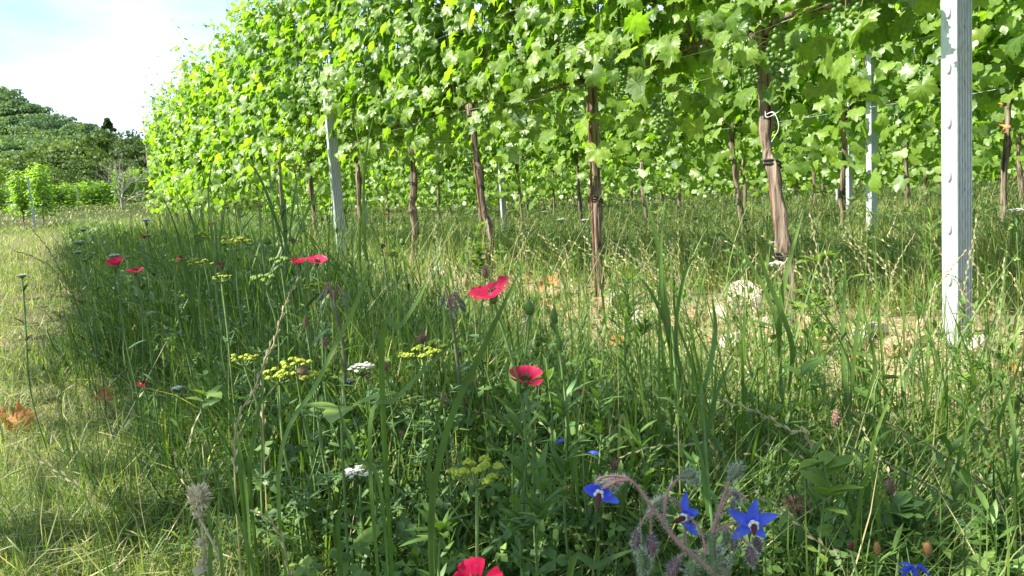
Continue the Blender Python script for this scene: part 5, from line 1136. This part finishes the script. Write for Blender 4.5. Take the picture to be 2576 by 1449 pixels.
# ------------------------------------------------------------------ grass and herbs nobody could count
gr = np.random.default_rng(2024)
def sample(n, r0, r1, half=.70, power=0.):
    """points in the wedge the camera looks into, denser towards it"""
    u = gr.uniform(0, 1, n); r_ = r0 * (r1 / r0) ** u if power else np.sqrt(r0 * r0 + u * (r1 * r1 - r0 * r0)); a = gr.uniform(-half, half, n); return r_ * np.sin(a), r_ * np.cos(a), r_
def patch(x, y, s=1.0): return .5 + .25 * np.sin(2.3 * x * s + 1.1 * y * s) + .25 * np.sin(3.7 * y * s - 1.9 * x * s + 2)
def smooth01(v, a, b): return np.clip((v - a) / (b - a), 0, 1)
def barren(P, A):
    """1 on the trodden stony strip in front of the near vines"""
    return smooth01(P, .80, 1.15) * (1 - smooth01(P, 2.05, 2.4)) * (1 - smooth01(A, 2.6, 4.6))
meadow = Geo(); path_g = Geo(); strip = Geo(); inter = Geo()
for (n, r0, r1, wmul, half) in [(60000, .50, 1.4, .72, .95), (95000, 1.0, 3.2, .95, .80), (90000, 3.0, 9, 1.7, .72), (90000, 8, 26, 3.4, .68), (50000, 24, 75, 9, .66)]:
    x, y, r_ = sample(n, r0, r1, half); P, A = perp_along(x, y); z = G(x, y); pt = patch(x, y)
    lit_edge = .12 + .08 * np.sin(A * 1.7)
    edge = .08 + .07 * np.sin(A * 1.7) + .05 * np.sin(A * 4.1) + gr.normal(size=n) * .07
    # meadow
    k = (P > edge) & (P < 1.42 + .12 * np.sin(A * 3)) & (A < 21)
    hmax = (.10 + .20 * smooth01(r_, .6, 2.4)) * smooth01(P, edge - .06, edge + .25) * (.75 + .5 * pt) + .05
    hmax = hmax * (1 - .55 * barren(P, A)) * (1 - .70 * smooth01(P, .45, 1.0) * (1 - smooth01(A, 2.4, 4.8)))
    h = hmax * (.28 + 1.05 * gr.uniform(0, 1, n) ** 2.2); t_ = np.clip(.37 + gr.normal(size=n) * .17 + (gr.random(n) < .12) * .40 + .1 * (pt - .5), 0, 1)
    kk = k & (gr.random(n) > .75 * barren(P, A)) & (gr.random(n) < .80 - .50 * smooth01(P, .6, 1.3) * (1 - smooth01(A, 2.5, 5)))
    blades(meadow, np.stack([x, y, z], -1)[kk], h[kk], (gr.uniform(.0016, .0050, n) * wmul)[kk], gr.uniform(0, 6.28, n)[kk], gr.normal(.2, .42, n)[kk], gr.uniform(.0, .9, n)[kk], 4, t_[kk])
    # mown path left
    k = (P <= edge) & (P > -3.2) & (A > -1) & (A < 24)
    hp = (.035 + .05 * pt + .07 * smooth01(r_, 3, 12)) * gr.uniform(.4, 1.3, n); t_ = np.clip(.56 + gr.normal(size=n) * .18 + (gr.random(n) < .28) * .28, 0, 1)
    blades(path_g, np.stack([x, y, z], -1)[k], hp[k], (gr.uniform(.0012, .0026, n) * wmul)[k], gr.uniform(0, 6.28, n)[k], gr.normal(.25, .45, n)[k], gr.uniform(0, 1.1, n)[k], 3, t_[k])
    # sunny strip under the nearest vines: thin, straw coloured
    k = (P > 1.15) & (P < 2.45) & (gr.random(n) < np.where(A < 3.5, .22, .45)) & (gr.random(n) > .65 * barren(P, A))
    h = (.045 + .08 * pt + .07 * smooth01(A, 2, 6)) * (1 - .35 * barren(P, A)) * gr.uniform(.4, 1.3, n); t_ = np.clip(.58 + gr.normal(size=n) * .17 + (gr.random(n) < .35) * .3, 0, 1)
    blades(strip, np.stack([x, y, z], -1)[k], h[k], (gr.uniform(.0015, .0032, n) * wmul)[k], gr.uniform(0, 6.28, n)[k], gr.normal(.2, .35, n)[k], gr.uniform(0, .8, n)[k], 3, t_[k])
    # between the rows behind
    k = (P >= 2.2) | ((A >= 20) & (P > edge)) | (P < -3.2) | (A >= 24)
    ph = (P - 1.685) / 2.503; fr_ = np.abs(ph - np.round(ph)) * 2
    pt2 = patch(x, y, 2.1); h = (.06 + .20 * pt2 * pt) * (.7 + .5 * fr_) * (.35 + 1.1 * gr.uniform(0, 1, n) ** 1.8) + .03; t_ = np.clip(.53 + gr.normal(size=n) * .17 + (gr.random(n) < .28) * .28 + .12 * (1 - fr_), 0, 1)
    h = np.where(A > 20, h * .9, h)
    blades(inter, np.stack([x, y, z], -1)[k], h[k], (gr.uniform(.0025, .005, n) * wmul)[k], gr.uniform(0, 6.28, n)[k], gr.normal(.15, .25, n)[k], gr.uniform(0, .7, n)[k], 3, t_[k])
# extra dense sward right of the frame's foreground (outer meadow towards the big post)
x, y, r_ = sample(9000, .55, 1.7, .75); P, A = perp_along(x, y); k = (P > .45) & (P < 1.5) & (x > .1) & (gr.random(9000) > .85 * barren(P, A)); z = G(x, y)
blades(meadow, np.stack([x, y, z], -1)[k], (gr.uniform(.04, .17, 9000))[k], gr.uniform(.0014, .0028, 9000)[k], gr.normal(-.3, .5, 9000)[k], gr.uniform(.2, .9, 9000)[k], gr.uniform(0, .5, 9000)[k], 5, np.clip(.5 + gr.normal(size=9000) * .16 + (gr.random(9000) < .3) * .3, 0, 1)[k])
# taller coarse blades standing along the row edge at left of centre
n = 2600; P = gr.uniform(.35, 1.55, n); A = gr.uniform(1.9, 9, n); xy_ = NV[None] * P[:, None] + DV[None] * A[:, None]; x, y = xy_[:, 0], xy_[:, 1]; k = (patch(x, y, 2.3) > .45) & ((P < 1.0) | (A > 4))
blades(meadow, np.stack([x, y, G(x, y)], -1)[k], gr.uniform(.34, .60, n)[k], (gr.uniform(.003, .0062, n) * (1 + .12 * A))[k], gr.uniform(0, 6.28, n)[k], gr.normal(.08, .2, n)[k], gr.uniform(0, .5, n)[k], 6, np.clip(.46 + gr.normal(size=n) * .13, 0, 1)[k])
# dense upright tufts right of centre, in front of the trunks and the big post
tr_ = np.random.default_rng(5150)
for (px_, py_, d_, nb) in [(1640, 900, .95, 20), (1700, 960, .90, 18), (1760, 900, 1.05, 20), (1830, 980, .9, 16), (1885, 900, 1.1, 22), (1950, 960, 1.0, 18), (2030, 1000, .95, 18), (2100, 930, 1.1, 20), (2180, 980, 1.0, 22), (2250, 960, 1.1, 16), (2320, 1020, 1.05, 14), (2470, 980, 1.1, 18), (2540, 1000, 1.0, 16), (1560, 860, 1.15, 16), (1440, 900, 1.05, 14), (1340, 860, 1.15, 14), (2390, 1010, .95, 10)]:
    c_ = at(px_, py_, d_); bx = c_[0] + tr_.normal(size=nb) * .028; by = c_[1] + tr_.normal(size=nb) * .028
    blades(meadow, np.stack([bx, by, G(bx, by)], -1), tr_.uniform(.18, .385, nb), tr_.uniform(.0020, .0050, nb), tr_.uniform(0, 6.28, nb), tr_.normal(.10, .16, nb), tr_.uniform(0, .35, nb), 7, np.clip(.52 + tr_.normal(size=nb) * .10, 0, 1))
# thin flowering culms above the sward
n = 5200; x, y, r_ = sample(n, .75, 5, .72, 1); P, A = perp_along(x, y); k = (P > .18) & (P < 2.2) & (gr.random(n) < .75) & (gr.random(n) > .88 * barren(P, A)); hm = .16 + .26 * smooth01(r_, .7, 2.6)
blades(meadow, np.stack([x, y, G(x, y)], -1)[k], (hm * gr.uniform(.5, 1.15, n))[k], (gr.uniform(.0022, .0050, n) * (1 + .2 * r_))[k], gr.uniform(0, 6.28, n)[k], gr.normal(.08, .18, n)[k], gr.uniform(0, .45, n)[k], 6, np.clip(.5 + gr.normal(size=n) * .13, 0, 1)[k])
for (n, r0, r1, wm) in [(5000, .7, 3.2, 1.), (12000, 2.5, 9, 1.9), (9000, 8, 24, 4)]:
    x, y, r_ = sample(n, r0, r1, .72); P, A = perp_along(x, y); q_ = gr.random(n) > .6 * barren(P, A); x, y, r_, P, A = x[q_], y[q_], r_[q_], P[q_], A[q_]; n = len(x); z = G(x, y)
    for gg, k, hh in ((meadow, (P > .15) & (P <= 1.35) & (gr.random(n) < .6), .18 + .20 * smooth01(r_, .7, 2.4)), (strip, (P > 1.35) & (P < 2.4), .22 + 0 * x), (inter, P >= 2.4, .30 + 0 * x), (path_g, (P <= .1) & (P > -1.5) & (gr.random(n) < .35), .14 + 0 * x)):
        m_ = k.sum(); 
        if m_ == 0: continue
        base_ = np.stack([x, y, z], -1)[k]; h = hh[k] * gr.uniform(.6, 1.35, m_); az = gr.uniform(0, 6.28, m_); t_ = np.clip(.74 + gr.normal(size=m_) * .13, 0, 1)
        blades(gg, base_, h, gr.uniform(.0010, .0019, m_) * wm, az, gr.normal(.15, .3, m_), gr.uniform(0, .5, m_), 4, t_)
tag(obj('meadow_grass', meadow, M['grass']), 'dense shaded green meadow grass between path and nearest vines', 'grass', kind='stuff')
tag(obj('path_grass', path_g, M['grass']), 'short sunlit mown grass of the path at left', 'grass', kind='stuff')
tag(obj('strip_grass', strip, M['grass']), 'thin sunlit grass and dry stems under the nearest vines', 'grass', kind='stuff')
tag(obj('row_grass', inter, M['grass']), 'green grass growing between the rows behind', 'grass', kind='stuff')
# lying straw and hay
hay = Geo(); tv, tf = lance(1, .012, 3, .05, .2)
x, y, r_ = sample(26000, .5, 7, .75, 1); P, A = perp_along(x, y); w1 = np.exp(-((P - 1.6) / .42) ** 2); w2 = ((P < .25) & (P > -1.5)) * .45; k = gr.random(26000) < np.maximum(np.maximum(w1, w2), .18)
x, y, r_ = x[k], y[k], r_[k]; n = len(x); a = gr.uniform(0, 6.28, n); d = np.stack([np.cos(a), np.sin(a), gr.normal(size=n) * .22], -1); 
scatter(hay, tv, tf, rot_to(norm(gr.normal(size=(n, 3)) * .5 + (0, 0, 1)), norm(d)), np.stack([x, y, G(x, y) + gr.uniform(.002, .05, n)], -1), gr.uniform(.02, .07, n) * (1 + .25 * r_), np.clip(.80 + gr.normal(size=n) * .13, 0, 1))
tag(obj('loose_hay', hay, M['grass']), 'loose dry hay and straw lying on the ground', 'hay', kind='stuff')
# leafy herbs: clover-like trefoils and narrow-leaved shoots
def trefoil():
    V = []; F = []; b = 0
    for k in range(3):
        v, f = lance(1, .38, 2, .15, .2); a = k * 2.09; c, s = math.cos(a), math.sin(a); V.append(v @ np.array([[c, s, 0], [-s, c, 0], [0, 0, 1]])); F.append(f + b); b += len(v)
    return np.concatenate(V), np.concatenate(F)
herb = Geo(); TV, TF = trefoil()
for (n, r0, r1, sc_) in [(9500, .5, 3.0, .85), (22000, 2.5, 9, 1.7), (16000, 8, 24, 3.6)]:
    x, y, r_ = sample(n, r0, r1, .76, 1); P, A = perp_along(x, y); pp = patch(x, y, 1.6)
    k = ((P > .15) & (P < 1.5) & (gr.random(n) < .85 - .65 * smooth01(P, .7, 1.2) * (1 - smooth01(A, 2.5, 5)))) | ((P > 1.5) & (gr.random(n) < np.where(P < 2.6, .10, .35 + .6 * pp)))
    hh = np.where(P < 1.5, (.10 + .20 * smooth01(r_, .6, 2.4)) * (1 - .7 * smooth01(P, .5, 1.1) * (1 - smooth01(A, 2.4, 4.8))), .05 + .22 * pp) * (.6 + .6 * pp)
    x, y, r_, hh = x[k], y[k], r_[k], hh[k]; n = len(x)
    scatter(herb, TV, TF, rot_to(norm(gr.normal(size=(n, 3)) * .55 + (0, -.35, 1)), norm(gr.normal(size=(n, 3)))), np.stack([x, y, G(x, y) + .015 + gr.uniform(0, 1, n) * hh], -1), gr.uniform(.006, .017, n) * sc_, np.clip(.45 + gr.normal(size=n) * .24, 0, 1))
tag(obj('clover_cover', herb, M['herb']), 'small clover-like leaves scattered all through the grass', 'clover', kind='stuff')
sh_ = Geo(); tv, tf = lance(1, .13, 3, .12, .2)
x, y, r_ = sample(1500, .62, 5.5, .8, 1); P, A = perp_along(x, y); k = (P > .2) & (P < 1.45); x, y, r_ = x[k], y[k], r_[k]; hmax = .12 + .22 * smooth01(r_, .6, 2.4)
for q in range(len(x)):
    h = hmax[q] * gr.uniform(.5, 1.15); b = np.array([x[q], y[q], float(G(x[q], y[q]))]); pth = smooth_path([b, b + (gr.normal() * .01, gr.normal() * .01, h * .5), b + (gr.normal() * .02, gr.normal() * .02, h)], 7)
    V, F = tube(pth, .0007, 3); sh_.add(V, F, .4); stem_leaves(sh_, pth, 16, .023, (tv, tf), (.42, .15), .85, .1, 1, 0, gr)
tag(obj('flax_foliage', sh_, M['herb']), 'narrow-leaved green shoots filling the shaded meadow', 'herbs', kind='stuff')

# thin ryegrass ears leaning over the sunny strip and the right foreground, too many to tell apart
rye = Geo(); rv, rf = lance(1, .16, 2, -.05, .3); cnt = 0
while cnt < 430:
    r0 = .7 * (4.5 / .7) ** gr.random(); a0 = gr.uniform(-.25, .68); x0, y0 = r0 * math.sin(a0), r0 * math.cos(a0); P, A = perp_along(x0, y0)
    if not (.45 < P < 3.2) or (P < .9 and gr.random() < .6): continue
    cnt += 1; h = gr.uniform(.14, .30) * (.75 if P < 1.3 else 1.05); az = gr.normal(2.7, .7); ln = gr.uniform(.15, 1.0); b = np.array([x0, y0, float(G(x0, y0))])
    tip = b + np.array([math.cos(az) * ln * h, math.sin(az) * ln * h, h * (1 - .25 * ln)]); pth = smooth_path([b, b + (tip - b) * .5 + (0, 0, .02), tip], 14); dry = gr.random() < .6
    V, F = tube(pth, .00055 * max(1, r0 * .7), 3); rye.add(V, F, .82 if dry else .55)
    for q in range(6, 14):
        tg = norm(pth[min(q + 1, 13)] - pth[q - 1]); sd = norm(np.cross(tg, FW)) * (1 if q % 2 else -1); dd = norm(tg + sd * .35)
        scatter(rye, rv, rf, rot_to(norm(np.cross(sd, tg))[None], dd[None]), pth[q][None], .009 * max(1, r0 * .6), np.clip((.9 if dry else .68) + gr.normal() * .08, 0, 1))
tag(obj('ryegrass_ears', rye, M['grass']), 'thin pale ryegrass ears leaning over the strip and right foreground', 'grass', kind='stuff')
